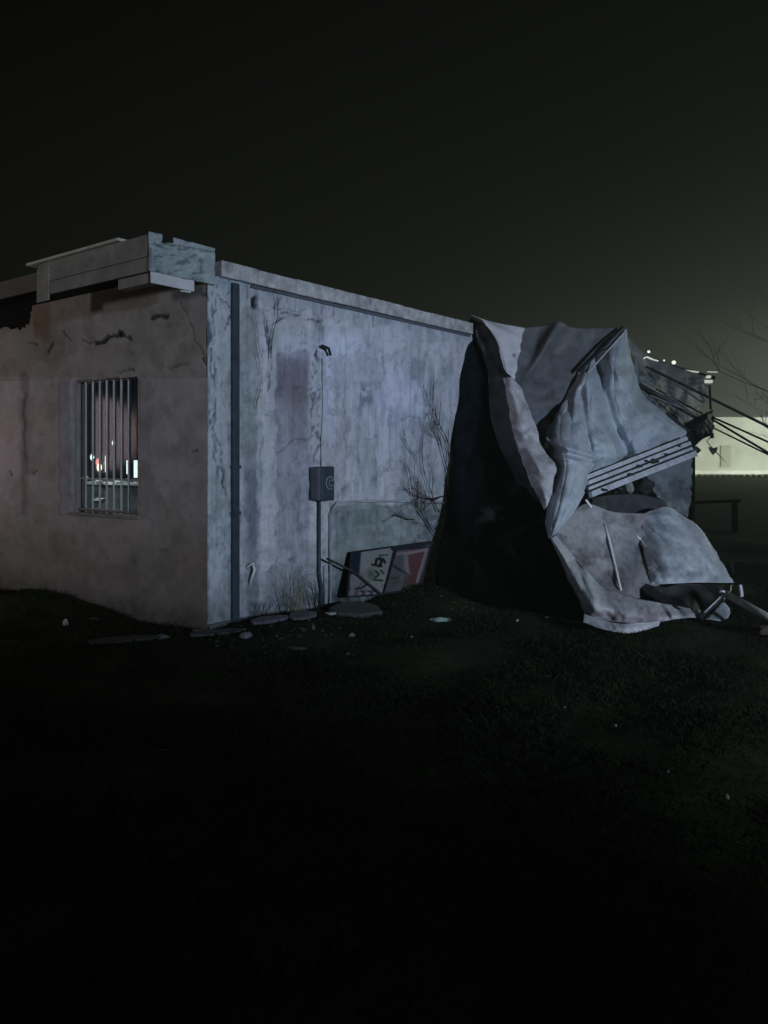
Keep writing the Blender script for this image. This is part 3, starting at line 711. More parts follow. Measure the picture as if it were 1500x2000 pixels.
# grey upper panel
def gp_fold(px,py):
    t = (px-1093)*(732-630) - (py-630)*(1032-1093); dist = t/118.0      # ridge line
    return -.05*np.exp(-(dist/8)**2)
patch('grey_panel', [
 [(1020,640,10.8),(1055,637,10.9),(1092,628,10.8),(1115,639,11.1),(1160,641,11.6),(1218,640,12.1)],
 [(1014,676,10.6),(1044,674,10.75),(1072,668,10.6),(1100,678,11.0),(1140,684,11.4),(1182,678,11.8)],
 [(1003,722,10.45),(1028,725,10.5),(1052,722,10.6),(1078,724,10.75),(1108,726,10.9),(1140,722,11.1)],
 [(1006,765,10.3),(1030,766,10.4),(1056,766,10.5),(1078,764,10.6),(1100,762,10.7),(1126,752,10.85)],
 [(1022,803,10.2),(1042,802,10.3),(1060,798,10.4),(1078,792,10.5),(1094,788,10.6),(1112,782,10.7)]], MEM,
 base=(.135,.135,.145), nu=90, nv=70, amp=.02, fr=4, seed=8, dirt=.3, fold=gp_fold,
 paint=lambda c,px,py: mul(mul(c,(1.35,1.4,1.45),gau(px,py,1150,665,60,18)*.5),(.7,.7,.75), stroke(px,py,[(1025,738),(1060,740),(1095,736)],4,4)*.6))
# hollow behind the band
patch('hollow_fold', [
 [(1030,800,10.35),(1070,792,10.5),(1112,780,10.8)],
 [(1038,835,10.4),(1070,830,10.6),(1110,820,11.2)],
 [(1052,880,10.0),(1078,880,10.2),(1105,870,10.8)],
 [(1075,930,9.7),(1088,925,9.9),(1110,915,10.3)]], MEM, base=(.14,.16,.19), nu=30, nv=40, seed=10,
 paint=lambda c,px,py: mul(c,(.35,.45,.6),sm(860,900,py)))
# white band
patch('edge_band', [
 [(984,738,9.9),(1000,738,9.82),(1022,762,9.95)],
 [(990,782,9.72),(1008,782,9.6),(1033,798,9.75)],
 [(999,833,9.45),(1021,835,9.3),(1047,836,9.45)],
 [(1008,870,9.3),(1034,872,9.12),(1062,880,9.25)],
 [(1028,925,9.05),(1056,920,8.85),(1085,909,9.0)],
 [(1044,958,8.85),(1061,955,8.7),(1081,944,8.8)],
 [(1062,996,8.6),(1066,992,8.55),(1071,985,8.6)]], MEM, base=(.58,.55,.58), nu=40, nv=160, amp=.035, fr=6, seed=12, dirt=.3,
 paint=lambda c,px,py: mul(mul(c,(.55,.56,.6), stroke(px+6*(fbm(px/6,py/6,3)-.5),py,[(1000,840),(1022,848),(1034,838)],5,3)*.6),(.45,.48,.5),gau(px,py,1058,960,10,10)*.8))
# main drape
def md_fold(px,py):
    f = 0
    for pl,w,a in (([(1166,700),(1176,760),(1198,830),(1222,885)],15,.40),([(1135,760),(1143,840),(1150,905)],9,.12),([(1203,690),(1225,760),(1262,835)],14,-.16),([(1232,715),(1285,785),(1330,818)],11,.12),([(1112,790),(1108,840),(1120,880)],8,.07)):
        d_ = np.full(px.shape,1e9)
        for (x0,y0),(x1,y1) in zip(pl[:-1],pl[1:]):
            L = (x1-x0)**2+(y1-y0)**2; t = np.clip(((px-x0)*(x1-x0)+(py-y0)*(y1-y0))/L,0,1); d_ = np.minimum(d_,np.hypot(px-x0-t*(x1-x0),py-y0-t*(y1-y0)))
        f = f + a*np.exp(-(d_/w)**2)
    return f
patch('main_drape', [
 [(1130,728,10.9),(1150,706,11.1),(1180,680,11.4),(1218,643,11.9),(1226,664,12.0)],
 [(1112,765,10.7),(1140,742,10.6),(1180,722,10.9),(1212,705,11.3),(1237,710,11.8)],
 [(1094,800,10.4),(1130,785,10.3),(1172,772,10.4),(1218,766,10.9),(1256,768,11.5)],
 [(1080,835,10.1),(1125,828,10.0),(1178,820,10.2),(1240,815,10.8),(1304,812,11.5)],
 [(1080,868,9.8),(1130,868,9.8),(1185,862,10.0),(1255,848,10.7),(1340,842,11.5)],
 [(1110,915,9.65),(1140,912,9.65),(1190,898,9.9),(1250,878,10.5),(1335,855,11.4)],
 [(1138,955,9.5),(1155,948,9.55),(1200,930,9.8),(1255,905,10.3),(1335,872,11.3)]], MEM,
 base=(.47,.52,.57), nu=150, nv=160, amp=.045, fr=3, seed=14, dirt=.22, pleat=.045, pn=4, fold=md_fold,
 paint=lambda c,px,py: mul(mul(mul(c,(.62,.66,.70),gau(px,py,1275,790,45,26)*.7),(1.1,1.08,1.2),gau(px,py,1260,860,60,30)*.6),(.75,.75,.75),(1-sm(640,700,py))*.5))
# dark far panel of the membrane
patch('far_panel', [
 [(1216,646,12.2),(1240,672,12.6),(1262,690,13.0),(1320,716,13.8),(1388,738,14.6)],
 [(1232,680,12.1),(1262,712,12.4),(1290,730,12.9),(1340,756,13.6),(1378,780,14.4)],
 [(1240,720,12.1),(1275,750,12.3),(1300,765,12.7),(1340,790,13.2),(1362,812,13.9)],
 [(1232,775,12.1),(1270,808,12.2),(1298,826,12.5),(1325,848,12.8),(1350,866,13.3)]], MEM,
 base=(.22,.235,.25), nu=80, nv=60, amp=.05, fr=4, seed=16, dirt=.5, pleat=.05, pn=3,
 paint=lambda c,px,py: mul(mul(c,(.35,.38,.4),stroke(px+10*(fbm(px/9,py/9,7)-.5),py+8*(fbm(px/8,py/8,8)-.5),[(1240,755),(1290,775),(1330,790),(1370,820)],9,5)*.9),(.45,.5,.5),stroke(px,py,[(1275,745),(1320,775),(1360,795)],5,4)*.8))
# narrow drape with swirl
patch('neck_drape', [
 [(1092,800,10.5),(1108,792,10.5),(1128,790,10.5),(1150,802,10.5)],
 [(1076,828,10.12),(1096,820,10.08),(1126,818,10.1),(1162,838,10.2)],
 [(1066,856,9.75),(1094,848,9.55),(1126,852,9.62),(1166,878,9.95)],
 [(1078,882,9.5),(1102,878,9.2),(1130,886,9.3),(1162,912,9.75)],
 [(1086,912,9.2),(1106,910,8.95),(1130,915,9.05),(1150,936,9.4)],
 [(1080,945,8.95),(1104,945,8.7),(1128,945,8.85),(1144,956,9.2)],
 [(1070,985,8.65),(1095,985,8.45),(1118,980,8.55),(1138,970,8.85)],
 [(1066,1022,8.4),(1084,1022,8.25),(1102,1015,8.35),(1116,1004,8.6)],
 [(1072,1052,8.2),(1076,1050,8.12),(1081,1046,8.12),(1086,1042,8.22)]], MEM,
 base=(.50,.54,.60), nu=70, nv=150, amp=.03, fr=5, seed=18, dirt=.15, pleat=.03, pn=2,
 fold=lambda px,py: -.10*np.exp(-((py-(868+.35*(px-1090)))/6)**2)+.10*np.exp(-((py-(882+.25*(px-1090)))/6)**2)-.06*np.exp(-((py-(893+.2*(px-1090)))/5)**2),
 paint=lambda c,px,py: mul(mul(c,(.5,.55,.6),sm(.5,.6,fbm(px/6,py/5,9))*gau(px,py,1092,962,22,8)),(.5,.56,.68),(1-sm(1068,1078,px))*rect(px,py,1050,1080,965,1040,2,8)*.7))
# lower cupped sheet
patch('cup_inner', [
 [(1084,1046,8.35),(1112,1008,8.7),(1146,984,9.0),(1200,1000,9.3),(1270,1003,9.75)],
 [(1098,1082,8.25),(1130,1058,8.65),(1165,1045,9.0),(1210,1045,9.15),(1272,1040,9.45)],
 [(1116,1120,8.1),(1150,1102,8.5),(1185,1092,8.8),(1225,1092,8.9),(1278,1085,9.15)],
 [(1134,1150,7.95),(1168,1142,8.2),(1200,1138,8.5),(1240,1135,8.5),(1286,1130,8.8)],
 [(1150,1180,7.75),(1180,1178,7.9),(1215,1172,8.1),(1250,1168,8.3),(1292,1168,8.4)]], MEM,
 base=(.36,.34,.35), nu=110, nv=110, amp=.024, fr=6, seed=71, dirt=.48,
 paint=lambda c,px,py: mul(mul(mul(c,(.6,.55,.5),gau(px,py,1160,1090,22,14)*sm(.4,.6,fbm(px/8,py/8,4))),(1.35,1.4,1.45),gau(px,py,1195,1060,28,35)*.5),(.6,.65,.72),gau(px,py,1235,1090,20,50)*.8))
patch('cup_rim', [
 [(1073,1048,8.1),(1078,1050,8.08),(1086,1044,8.2)],
 [(1094,1095,7.95),(1106,1094,7.85),(1120,1086,8.05)],
 [(1113,1135,7.75),(1130,1132,7.65),(1150,1120,7.9)],
 [(1131,1170,7.6),(1152,1160,7.5),(1178,1146,7.8)],
 [(1140,1196,7.5),(1172,1180,7.4),(1208,1157,7.7)],
 [(1160,1206,7.42),(1200,1188,7.35),(1240,1168,7.7)],
 [(1215,1216,7.32),(1242,1198,7.35),(1270,1174,7.7)],
 [(1270,1216,7.42),(1288,1202,7.5),(1304,1180,7.8)],
 [(1330,1208,7.6),(1335,1200,7.65),(1340,1187,7.85)],
 [(1366,1206,7.75),(1367,1199,7.8),(1367,1191,7.95)]], MEM,
 base=(.50,.48,.50), nu=40, nv=180, amp=.035, fr=7, seed=22, dirt=.35,
 paint=lambda c,px,py: mul(mul(c,(.72,.64,.66),rect(px,py,1150,1300,1196,1240,10,6)*.9),(.82,.95,.90),gau(px,py,1150,1130,30,25)*.7))
patch('bottom_lip', [
 [(1141,1199,7.42),(1140,1207,7.36),(1139,1215,7.3)],
 [(1172,1209,7.3),(1172,1218,7.22),(1172,1227,7.15)],
 [(1205,1217,7.2),(1208,1226,7.1),(1212,1236,7.05)],
 [(1240,1217,7.2),(1240,1226,7.12),(1240,1235,7.08)],
 [(1290,1213,7.45),(1288,1218,7.4),(1286,1223,7.35)]], MEM, base=(.64,.62,.65), nu=16, nv=70, amp=.012, fr=9, seed=24, dirt=.3, edge=3)
patch('cup_outer', [
 [(1246,1008,9.65),(1274,996,9.75),(1304,990,9.85),(1328,1003,10.0),(1344,1014,10.1)],
 [(1249,1038,9.4),(1278,1030,9.35),(1310,1024,9.45),(1346,1026,9.7),(1366,1030,9.85)],
 [(1256,1072,9.1),(1290,1064,8.95),(1324,1060,9.05),(1362,1058,9.35),(1388,1060,9.6)],
 [(1264,1104,8.85),(1300,1098,8.7),(1335,1094,8.8),(1374,1092,9.1),(1407,1094,9.35)],
 [(1272,1142,8.6),(1312,1140,8.5),(1350,1138,8.6),(1392,1138,8.85),(1432,1138,9.1)]], MEM,
 base=(.56,.585,.63), nu=130, nv=130, amp=.05, fr=5, seed=26, dirt=.26,
 paint=lambda c,px,py: mul(mul(mul(c,(.66,.80,.82),gau(px,py,1290,1045,30,40)*.5),(.55,.6,.68),stroke(px,py+8*(fbm(px/9,py/9,5)-.5),[(1285,1112),(1320,1110),(1335,1106)],7,6)*.8),(.6,.64,.7),stroke(px+5*(fbm(px/5,py/5,15)-.5),py,[(1345,1120),(1370,1122)],7,5)*.7))
# inner shadow above the cup, put in as a dark sheet
patch('shadow_arch', [
 [(1155,972,9.6),(1200,966,9.9),(1250,966,10.2),(1300,978,10.4)],
 [(1160,990,9.5),(1205,985,9.8),(1255,986,10.1),(1300,988,10.3)],
 [(1172,1004,9.45),(1210,1008,9.7),(1258,1008,10.0),(1298,996,10.2)]], MEM, base=(.065,.066,.075), nu=50, nv=24, amp=.02, seed=28)
# rear hanging sheet right of the slats
patch('rear_sheet', [
 [(1262,925,11.5),(1300,905,11.7),(1352,888,12.0)],
 [(1272,950,11.4),(1310,940,11.6),(1352,935,11.9)],
 [(1286,972,11.3),(1315,972,11.5),(1348,975,11.8)],
 [(1305,992,11.2),(1325,1000,11.4),(1345,1012,11.6)]], MEM, base=(.20,.225,.25), nu=40, nv=40, amp=.03, seed=30, dirt=.4)
# edge profile on the grey panel
a = P(1216,641,11.9); b = P(1130,726,10.85)
def memsub(mb_, name, m_, bv=0): return mb_.build(name, m_, MEM, bv)
memsub(MB().beam(a+Vector((-.02,-.06,.0)), b+Vector((-.02,-.06,.0)), .05, .035),'edge_profile',M['fdark'],.004)
memsub(MB().beam(a+Vector((.03,-.09,-.035)), b+Vector((.10,-.12,-.02)), .02, .018),'edge_profile',M['trim'],.003)
memsub(MB().tube([P(1223,650,11.9),P(1220,670,11.8)],.02,6),'edge_clip',M['trim'])
# bright aluminium strips
memsub(MB().tube([on_surface(['cup_inner','cup_rim','cup_outer','neck_drape','main_drape'],x,y,.03) for x,y in ((1144,976),(1149,983),(1155,991))],.014,6),'bright_clip',M['chrome'])
memsub(MB().tube([on_surface(['cup_inner','cup_rim','cup_outer','neck_drape','main_drape'],x,y,.03) for x,y in ((1244,1046),(1252,1055),(1262,1068))],[.006,.01,.005],6),'bright_clip',M['chrome'])
memsub(MB().tube([P(1359,1026,9.75),P(1376,1044,9.62)],.009,6),'bright_clip',M['chrome'])
rod = MB().tube([on_surface(['cup_inner','cup_rim','cup_outer','neck_drape','main_drape'],x,y,.035) for x,y in ((1181,1022),(1189,1050),(1196,1080),(1204,1115),(1213,1152))],[.010,.014,.014,.013,.010],8).build('metal_rod', M['chrome'], smooth=True)
tag(rod,'thin shiny metal rod leaning inside the folded lower roof membrane','rod')

# ------------------------------------------------------------------ slatted fascia panel
def lin(a,b,t): return a+(b-a)*t
FP = empty('slatted_fascia_panel', P(1250,930,10.2), 'pale slatted metal fascia panel hanging at a slant below the grey drape', 'metal panel')
L0, R0, L1_, R1 = P(1143,928,9.35), P(1338,852,11.2), P(1150,974,9.25), P(1357,893,11.2)
nrm_ = ((R0-L0).cross(L1_-L0)).normalized()
if nrm_.y > 0: nrm_ = -nrm_
mb = MB(); mb.poly([L0,R0,R1,L1_], nrm_*-.02).build('backing', M['rust'], FP)
for a_, b_, pr in ((.02,.20,.02),(.27,.44,.035),(.53,.66,.025),(.74,.99,.05)):
    q = [lin(L0,L1_,a_),lin(R0,R1,a_),lin(R0,R1,b_),lin(L0,L1_,b_)]
    MB().poly([p+nrm_*.003 for p in q], nrm_*pr).build('slat', M['trim'], FP, .004)
for t,s,w_ in ((.42,.47,.05),(.5,.38,.035),(.56,.5,.06),(.7,.42,.04),(.86,.3,.03),(.08,.85,.05),(.33,.68,.04)):
    p = lin(lin(L0,L1_,s),lin(R0,R1,s),t)+nrm_*.055
    MB().blob(p, w_*.85, int(t*100), (1.6,.5,.5), 1, .4).build('clip', M['rust'], FP)
# clutter below it
for i,(x,y,d,r,sq,m_,lb) in enumerate(((1230,952,11.0,.07,(.8,.6,1.2),M['paper'],'pale lump of debris below the slatted panel'),(1262,950,11.4,.12,(1,.6,1),M['rust'],'dark lump of debris below the slatted panel'),(1210,958,10.8,.09,(1.2,.6,.8),M['blackp'],'black lump of debris at the low end of the slatted panel'))):
    tag(MB().blob(P(x,y,d), r, 40+i, sq, 2, .2).build('rubble_lump', m_), lb, 'rubble')
# support wall behind clutter so that nothing floats
# black crumpled bundle on the right end
patch('black_bundle', [
 [(1392,800,13.3),(1380,806,13.2),(1360,815,13.1),(1340,826,12.9)],
 [(1394,822,13.3),(1376,824,12.9),(1355,832,12.8),(1332,842,12.7)],
 [(1393,842,13.3),(1374,846,12.9),(1352,852,12.8),(1330,852,12.7)],
 [(1390,850,13.3),(1372,858,13.1),(1356,872,13.0),(1345,875,12.9)]], MEM, base=(.012,.016,.022), nu=40, nv=30, amp=.06, fr=7, seed=34, edge=4)
memsub(MB().tube([P(1390,845,13.2),P(1391,856,13.2)],.03,6),'torn_rag',M['blackp'])
memsub(MB().poly([P(1386,873,13.2),P(1393,876,13.2),P(1402,873,13.2),P(1401,880,13.2),P(1394,888,13.2),P(1388,880,13.2)],Vector((0,.05,0))),'torn_rag',M['blackp'])
memsub(MB().tube([P(1392,850,13.2),P(1380,862,13.15),P(1392,876,13.2),P(1410,895,13.2),P(1418,902,13.2)],[.012,.008,.01,.006,.003],5),'loose_wire',M['blackp'])
memsub(MB().blob(P(1350,880,12.6),.09,6,(1.4,.5,.7),2,.3),'torn_rag',M['blackp'])
# dark battens sliding off to the right
bat = [(1262,716,12.2,1510,838,11.2,.028,'longest dark steel batten sloping from the roof edge over the fallen membrane'),
       (1392,815,13.0,1520,872,11.5,.022,'second dark batten from the top sloping right from the black bundle'),
       (1396,822,12.9,1520,896,11.4,.024,'third dark batten from the top sloping right from the black bundle'),
       (1394,836,12.8,1525,900,11.3,.018,'lowest dark batten sloping right from the black bundle'),
       (1240,748,12.0,1362,818,12.4,.03,'dark batten lying on the grey far panel of the membrane'),
       (1282,760,12.0,1372,808,12.4,.02,'thin dark batten just above another on the far panel'),
       (1302,806,11.9,1345,842,11.9,.03,'short dark batten at the right edge of the main drape')]
for (x0,y0,d0,x1,y1,d1,w_,lb) in bat:
    a_, b_ = P(x0,y0,d0), P(x1,y1,d1); mid = (a_+b_)/2
    tag(MB().tube([a_,mid,b_], w_*.72, 6).build('steel_batten', M['rust']), lb, 'batten', 'dark battens torn from the roof')

for (x0,y0,d0,x1,y1,d1,w_,lb) in (
    (1252,748,11.9,1300,775,12.1,.045,'pale broken board highest on the dark far panel'),
    (1268,772,11.9,1338,800,12.2,.035,'long pale broken board in the middle of the far panel tangle'),
    (1300,770,12.0,1352,806,12.3,.030,'pale board lying against the black bundle'),
    (1318,748,12.6,1372,786,13.0,.035,'thin pale board near the right end of the far panel'),
    (1228,700,11.9,1243,752,12.0,.030,'short upright pale board right of the membrane peak')):
    tag(MB().beam(P(x0,y0,d0), P(x1,y1,d1), w_, w_*.35).build('broken_board', M['brokenb']), lb, 'board', 'pale broken boards on the far panel')
# remains of the roof edge, metal glints put in as glowing strips and beads
RE = empty('broken_roof_flashing', P(1320,715,14.4), 'broken roof edge flashing with glints made as glowing strips and beads along the top of the far panel', 'roof flashing')
for (x0,y0,x1,y1,w_) in ((1249,704,1263,697,.02),(1263,697,1274,702,.022),(1274,702,1285,705,.018),(1330,722,1352,725,.014),(1350,725,1364,727,.022),(1382,726,1401,727,.014)):
    MB().beam(P(x0,y0,14.2 if x0>1300 else 12.45),P(x1,y1,14.3 if x0>1300 else 12.5),.03,w_*(1 if x0>1300 else .8)).build('flashing_strip', M['ltdim'] if w_>.013 else M['scrap'], RE, .004)
MB().beam(P(1250,700,14.3),P(1395,738,14.8),.06,.05).build('edge_beam', M['rust'], RE)
for (x,y,r) in ((1267,687,.024),(1297,704,.015),(1316,708,.034)):
    MB().blob(P(x,y,14.1), r, 2, (1.1,1,1), 2, .05).build('bulb', M['ltroof'], RE, smooth=True)  # glowing bead added in place of a metal edge glint
    MB().tube([P(x,y+3,14.1),P(x+1,y+12,14.3)],.012,5).build('glint_stub', M['rust'], RE)
sl = empty('roof_lamp', P(1386,744,14.4), 'small pale lamp box on the far right end of the roof edge', 'lamp')
MB().box(P(1377,748,14.4), Vector((.14,0,0)), Vector((0,.08,0)), Z*.055).build('lamp_box', M['ltdim'], sl, .01)
MB().box(P(1381,738,14.42), Vector((.075,0,0)), Vector((0,.06,0)), Z*.045).build('lamp_box', M['ltdim'], sl, .01)
MB().tube([P(1386,752,14.45),P(1388,800,14.45)],.02,6).build('lamp_post', M['rust'], sl)

# ------------------------------------------------------------------ objects on the ground right
TA = empty('black_plastic_sheet', G(1350,1195), 'crumpled black plastic sheet stuffed under the lower fold of the membrane', 'plastic sheet')
patch('sheet', [
 [(1262,1140,8.55),(1290,1146,8.5),(1330,1140,8.5),(1380,1142,8.6),(1432,1142,8.9)],
 [(1256,1152,8.35),(1290,1160,8.2),(1335,1158,8.15),(1375,1160,8.3),(1425,1156,8.6)],
 [(1270,1166,8.2),(1300,1172,8.0),(1335,1176,7.95),(1370,1180,8.05),(1415,1172,8.3)],
 [(1290,1176,8.0),(1315,1186,7.8),(1340,1194,7.8),(1368,1200,7.85),(1400,1195,8.0)]], TA, base=(.012,.013,.018), nu=60, nv=30, amp=.03, fr=6, seed=36, m_=mat('black_plastic_painted',attr='paint',rough=.4,spec=.3))
WT = empty('white_tarp_scrap', G(1405,1212), 'small pale triangular scrap of tarp below the dark cross bar', 'tarp scrap')
patch('scrap', [
 [(1414,1176,8.1),(1420,1182,8.1),(1426,1190,8.1)],
 [(1396,1192,7.95),(1408,1198,7.9),(1424,1202,7.9)],
 [(1380,1209,7.75),(1398,1212,7.7),(1412,1214,7.7)]], WT, base=(.40,.45,.48), nu=30, nv=30, amp=.02, seed=38)
cb = MB().tube([P(1366,1206,7.7),P(1390,1184,7.75),P(1414,1160,7.8)], .026, 8)
tag(cb.build('cross_bar', M['rust'], smooth=True),'short dark steel bar propped against the end of the pale pole','steel bar')
cb = MB().tube([P(1376,1196,7.66),P(1407,1166,7.74)], .007, 6)
tag(cb.build('thin_rod', M['trim'], smooth=True),'thin pale rod lying along the short dark steel bar','rod')
pl = empty('fallen_pole', G(1500,1240), 'long weathered pole fallen from the membrane edge towards the lower right', 'pole')
a_, b_ = P(1414,1158,7.85), P(1560,1242,6.9)
MB().tube([a_, (a_+b_)/2+Z*.006, b_], [.030,.036,.040], 10).build('shaft', M['pole'], pl, smooth=True)
MB().blob(a_+Vector((-.02,-.02,.01)), .026, 3, (1.2,1,.8), 2, .1).build('end_cap', M['chrome'], pl)
tag(MB().tube([P(1446,1144,8.3),P(1449,1164,8.2)],.018,6).build('white_peg', M['chrome']),'small white peg standing right of the pale pole end','peg')
tag(MB().blob(G(1490,1238)+Z*.03,.10,11,(1.2,.8,.5),2,.25).build('earth_clod', mat('earth',(.07,.05,.035),rough=.95)),'brown clod of earth under the fallen pole at the right edge','earth clod')
tag(MB().tube([P(1432,1120,9.2),P(1428,1100,9.25)],[.02,.03],6).build('black_peg', M['blackp']),'small black peg at the lower right tip of the membrane','peg')

# low dark gate frame behind on the right
gf = empty('low_gate', P(1400,1020,16), 'low dark bar gate standing in the grass right of the membrane', 'gate')
gd = 19.0
MB().beam(P(1300,984,gd),P(1446,978,gd),.05,.07).build('top_rail', M['rust'], gf)
MB().beam(P(1434,980,gd),P(1436,1058,gd-2),.13,.13).build('post', M['rust'], gf)

# ------------------------------------------------------------------ sign boards leaning on the wall
SG = empty('leaning_sign', RW(720,1150,.3), 'white sign board with black marks in a dark frame leaning on the lower wall', 'sign board')
def sp(px_,py_,lift=0):     # leaning plane in front of the wall
    h = (1165-py_)/110.0; p = RW(px_,py_,0); off = .42-.34*h+lift; q = p+NR*off
    d_ = q.y; return P(px_, py_, d_)
NS = (sp(840,1064)-sp(700,1078)).cross(sp(684,1163)-sp(700,1078)).normalized()
if NS.y>0: NS = -NS
def bil(q,u,v): return lin(lin(q[0],q[1],u),lin(q[3],q[2],u),v)
def board(q, name, parent, paint, n=70):
    g_ = np.array([[bil(q,u,v)+NS*.012 for u in np.linspace(0,1,n)] for v in np.linspace(0,1,n)])
    px_ = CX+F*g_[...,0]/g_[...,1]; py_ = HY-F*(g_[...,2]-EYE)/g_[...,1]
    return grid_mesh(name, g_, paint(px_,py_), M['panelw'], parent, thick=.01)
qa = [sp(684,1080),sp(768,1068),sp(745,1162),sp(675,1166)]
def pa(px,py):
    c = np.zeros(px.shape+(3,)); c[:] = (.42,.43,.42)
    c = lerpc(c,(.30,.27,.31), rect(px,py,680,712,1118,1170,3,4)*.7)
    c = lerpc(c,(.02,.032,.06), rect(px,py,670,705-(py-1080)*.1,1070,1122,2,2)); c = lerpc(c,(.02,.03,.05), 1-sm(686,689,px+(py-1080)*.10))
    for plx,w in (([(733,1102),(735,1093),(742,1090),(745,1097),(739,1106)],5),([(726,1103),(745,1106)],4),([(747,1092),(752,1099)],4),([(733,1115),(740,1122),(732,1128)],3.5),([(743,1114),(748,1120)],3),([(728,1132),(746,1134)],3),([(740,1085),(756,1084)],2)):
        c = lerpc(c,(.015,.017,.02), stroke(px+3*(fbm(px/3,py/3,2)-.5),py,plx,w,1))
    c = lerpc(c,(.10,.13,.08), gau(px,py,724,1122,9,12)*.8)
    c = lerpc(c,(.015,.017,.02), stroke(px,py,[(694,1150),(706,1148),(716,1142)],3)+rect(px,py,704,735,1152,1170,3,3)*.8*sm(.4,.5,fbm(px/5,py/5,1)))
    return np.clip(c,0,1)
pa0 = pa; pa = lambda x,y: pa0(x,y)*.5
board(qa,'face',SG,pa)
def fr_(q,parent,w=.018,m_=None):
    for i in range(4):
        a_, b_ = q[i]+NS*.02, q[(i+1)%4]+NS*.02
        MB().beam(a_, b_, w, w, up=NS).build('frame_bar', m_ or M['fdark'], parent)
fr_(qa,SG)
SG2 = empty('leaning_red_sign', RW(800,1140,.3), 'red sign board with white borders in a black frame beside the white sign', 'sign board')
qb = [sp(771,1074,.04),sp(838,1068,.04),sp(818,1150,.04),sp(746,1160,.04)]
def pb(px,py):
    c = np.zeros(px.shape+(3,)); c[:] = (.17,.17,.19)
    sl_ = px+(py-1075)*.22
    c = lerpc(c,(.18,.055,.075), sm(797,802,sl_-(py-1075)*.13)*(1-sm(832,834,sl_)))
    c = lerpc(c,(.10,.035,.04), sm(1115,1135,py)*sm(782,792,px)*.8)
    c = lerpc(c,(.40,.32,.36), stroke(px,py,[(772,1082),(800,1080),(834,1073)],5,1)); c = lerpc(c,(.38,.30,.34), stroke(px,py,[(832,1076),(814,1136)],5,1))
    c = lerpc(c,(.36,.28,.33), stroke(px,py,[(791,1086),(793,1105),(797,1122)],7,2)*.9); c = lerpc(c,(.36,.37,.38), stroke(px,py,[(766,1098),(752,1140)],6,2)*.9)
    c = lerpc(c,(.02,.025,.03), stroke(px,py,[(760,1100),(775,1110),(800,1125)],4,2)*.8+stroke(px,py,[(762,1130),(778,1128)],3,2)*.7)
    c = lerpc(c,(.10,.14,.09), gau(px,py,775,1138,14,9)*.7)
    return np.clip(c,0,1)
pb0 = pb; pb = lambda x,y: pb0(x,y)*.5
board(qb,'face',SG2,pb); fr_(qb,SG2,.02)
MB().beam(sp(766,1071,.10),sp(843,1060,.10),.06,.04).build('top_bar', M['fdark'], SG2, .004)
tag(MB().tube([sp(636,1091,.05)+NR*.02,sp(690,1116,.12),sp(744,1160,.16)],.013,6).build('steel_rod', M['rust']),'dark rod slanting across the left side of the leaning sign','rod')

# ------------------------------------------------------------------ vines and weeds
def branchy(start, dirv, L, r, seed, wallp=None, depth=3, mbx=None, bend=.35):
    rr = random.Random(seed); mbx = mbx or MB()
    def grow(p, d, L, r, lv):
        pts = [p]; n_ = 6
        for i in range(n_):
            d = (d + Vector((rr.uniform(-1,1),rr.uniform(-1,1),rr.uniform(-1,1)))*bend*.5).normalized()
            if wallp: 
                off = (p-C0).dot(NR); d = (d - NR*d.dot(NR)*.8 + NR*(.05-off)*1.5).normalized()
            p = p + d*L/n_; pts.append(p)
            if lv>0 and rr.random()<.62:
                side = Vector((rr.uniform(-1,1),rr.uniform(-1,1),rr.uniform(-.4,1))); grow(p, (d+side*.8).normalized(), L*rr.uniform(.35,.65), r*.6, lv-1)
        mbx.tube(pts, [r*(1-.75*i/n_) for i in range(n_+1)], 4)
    grow(start, dirv.normalized(), L, r, depth); return mbx
def wv(dx,dz): return U*dx+Z*dz
vines = [(522,700,wv(.05,1),.40,.006,1,'bare vine climbing by the lintel beside the downpipe'),
         (868,1010,wv(-.3,1),1.1,.013,2,'bare dark vine against the lower far end of the side wall'),
         (855,1060,wv(-.9,.9),1.0,.010,4,'bare twigs spreading left from the far wall end'),
         (492,800,wv(.1,1),.5,.004,5,'fine bare vine in the stained strip beside the downpipe'),
         (850,1000,wv(-.5,.6),.8,.008,12,'thin bare twigs crossing the conduit near the black sheet'),
         (885,900,wv(-.5,.3),.6,.006,14,'highest fine twigs beside the black sheet'),
         (880,960,wv(-.7,-.1),.9,.010,8,'bare twigs hanging over the end of the conduit')]
for (x,y,dv_,L_,r_,sd,lb) in vines:
    tag(branchy(RW(x,y,.05),dv_,L_,r_,sd,True).build('bare_vine', M['vine']), lb, 'vine')
mb = MB()
for k in range(1500):
    t_ = random.random()**.8; y_ = 870+285*t_; xe = float(np.interp(y_,[870,960,1060,1155],[889,879,861,850]))
    p = RW(xe+random.gauss(0,3+8*t_)-2, y_, .06+abs(random.gauss(0,.07))+.05*t_)
    if p.z < .02: continue
    a_ = random.uniform(0,6.28); l_ = random.uniform(.008,.030); d1 = (U*math.cos(a_)+Z*math.sin(a_)+NR*random.uniform(-.5,.5))*l_; d2 = (Z*math.cos(a_)-U*math.sin(a_))*l_*.5
    b = len(mb.v); mb.v += [p-d1, p+d2, p+d1, p-d2]; mb.f.append([b,b+1,b+2,b+3])
tag(mb.build('dead_ivy_leaves', mat('dead_ivy',(.022,.025,.022),rough=.95,spec=.05)),'dead dark ivy leaves clinging along the edge of the black sheet','ivy',kind='stuff')
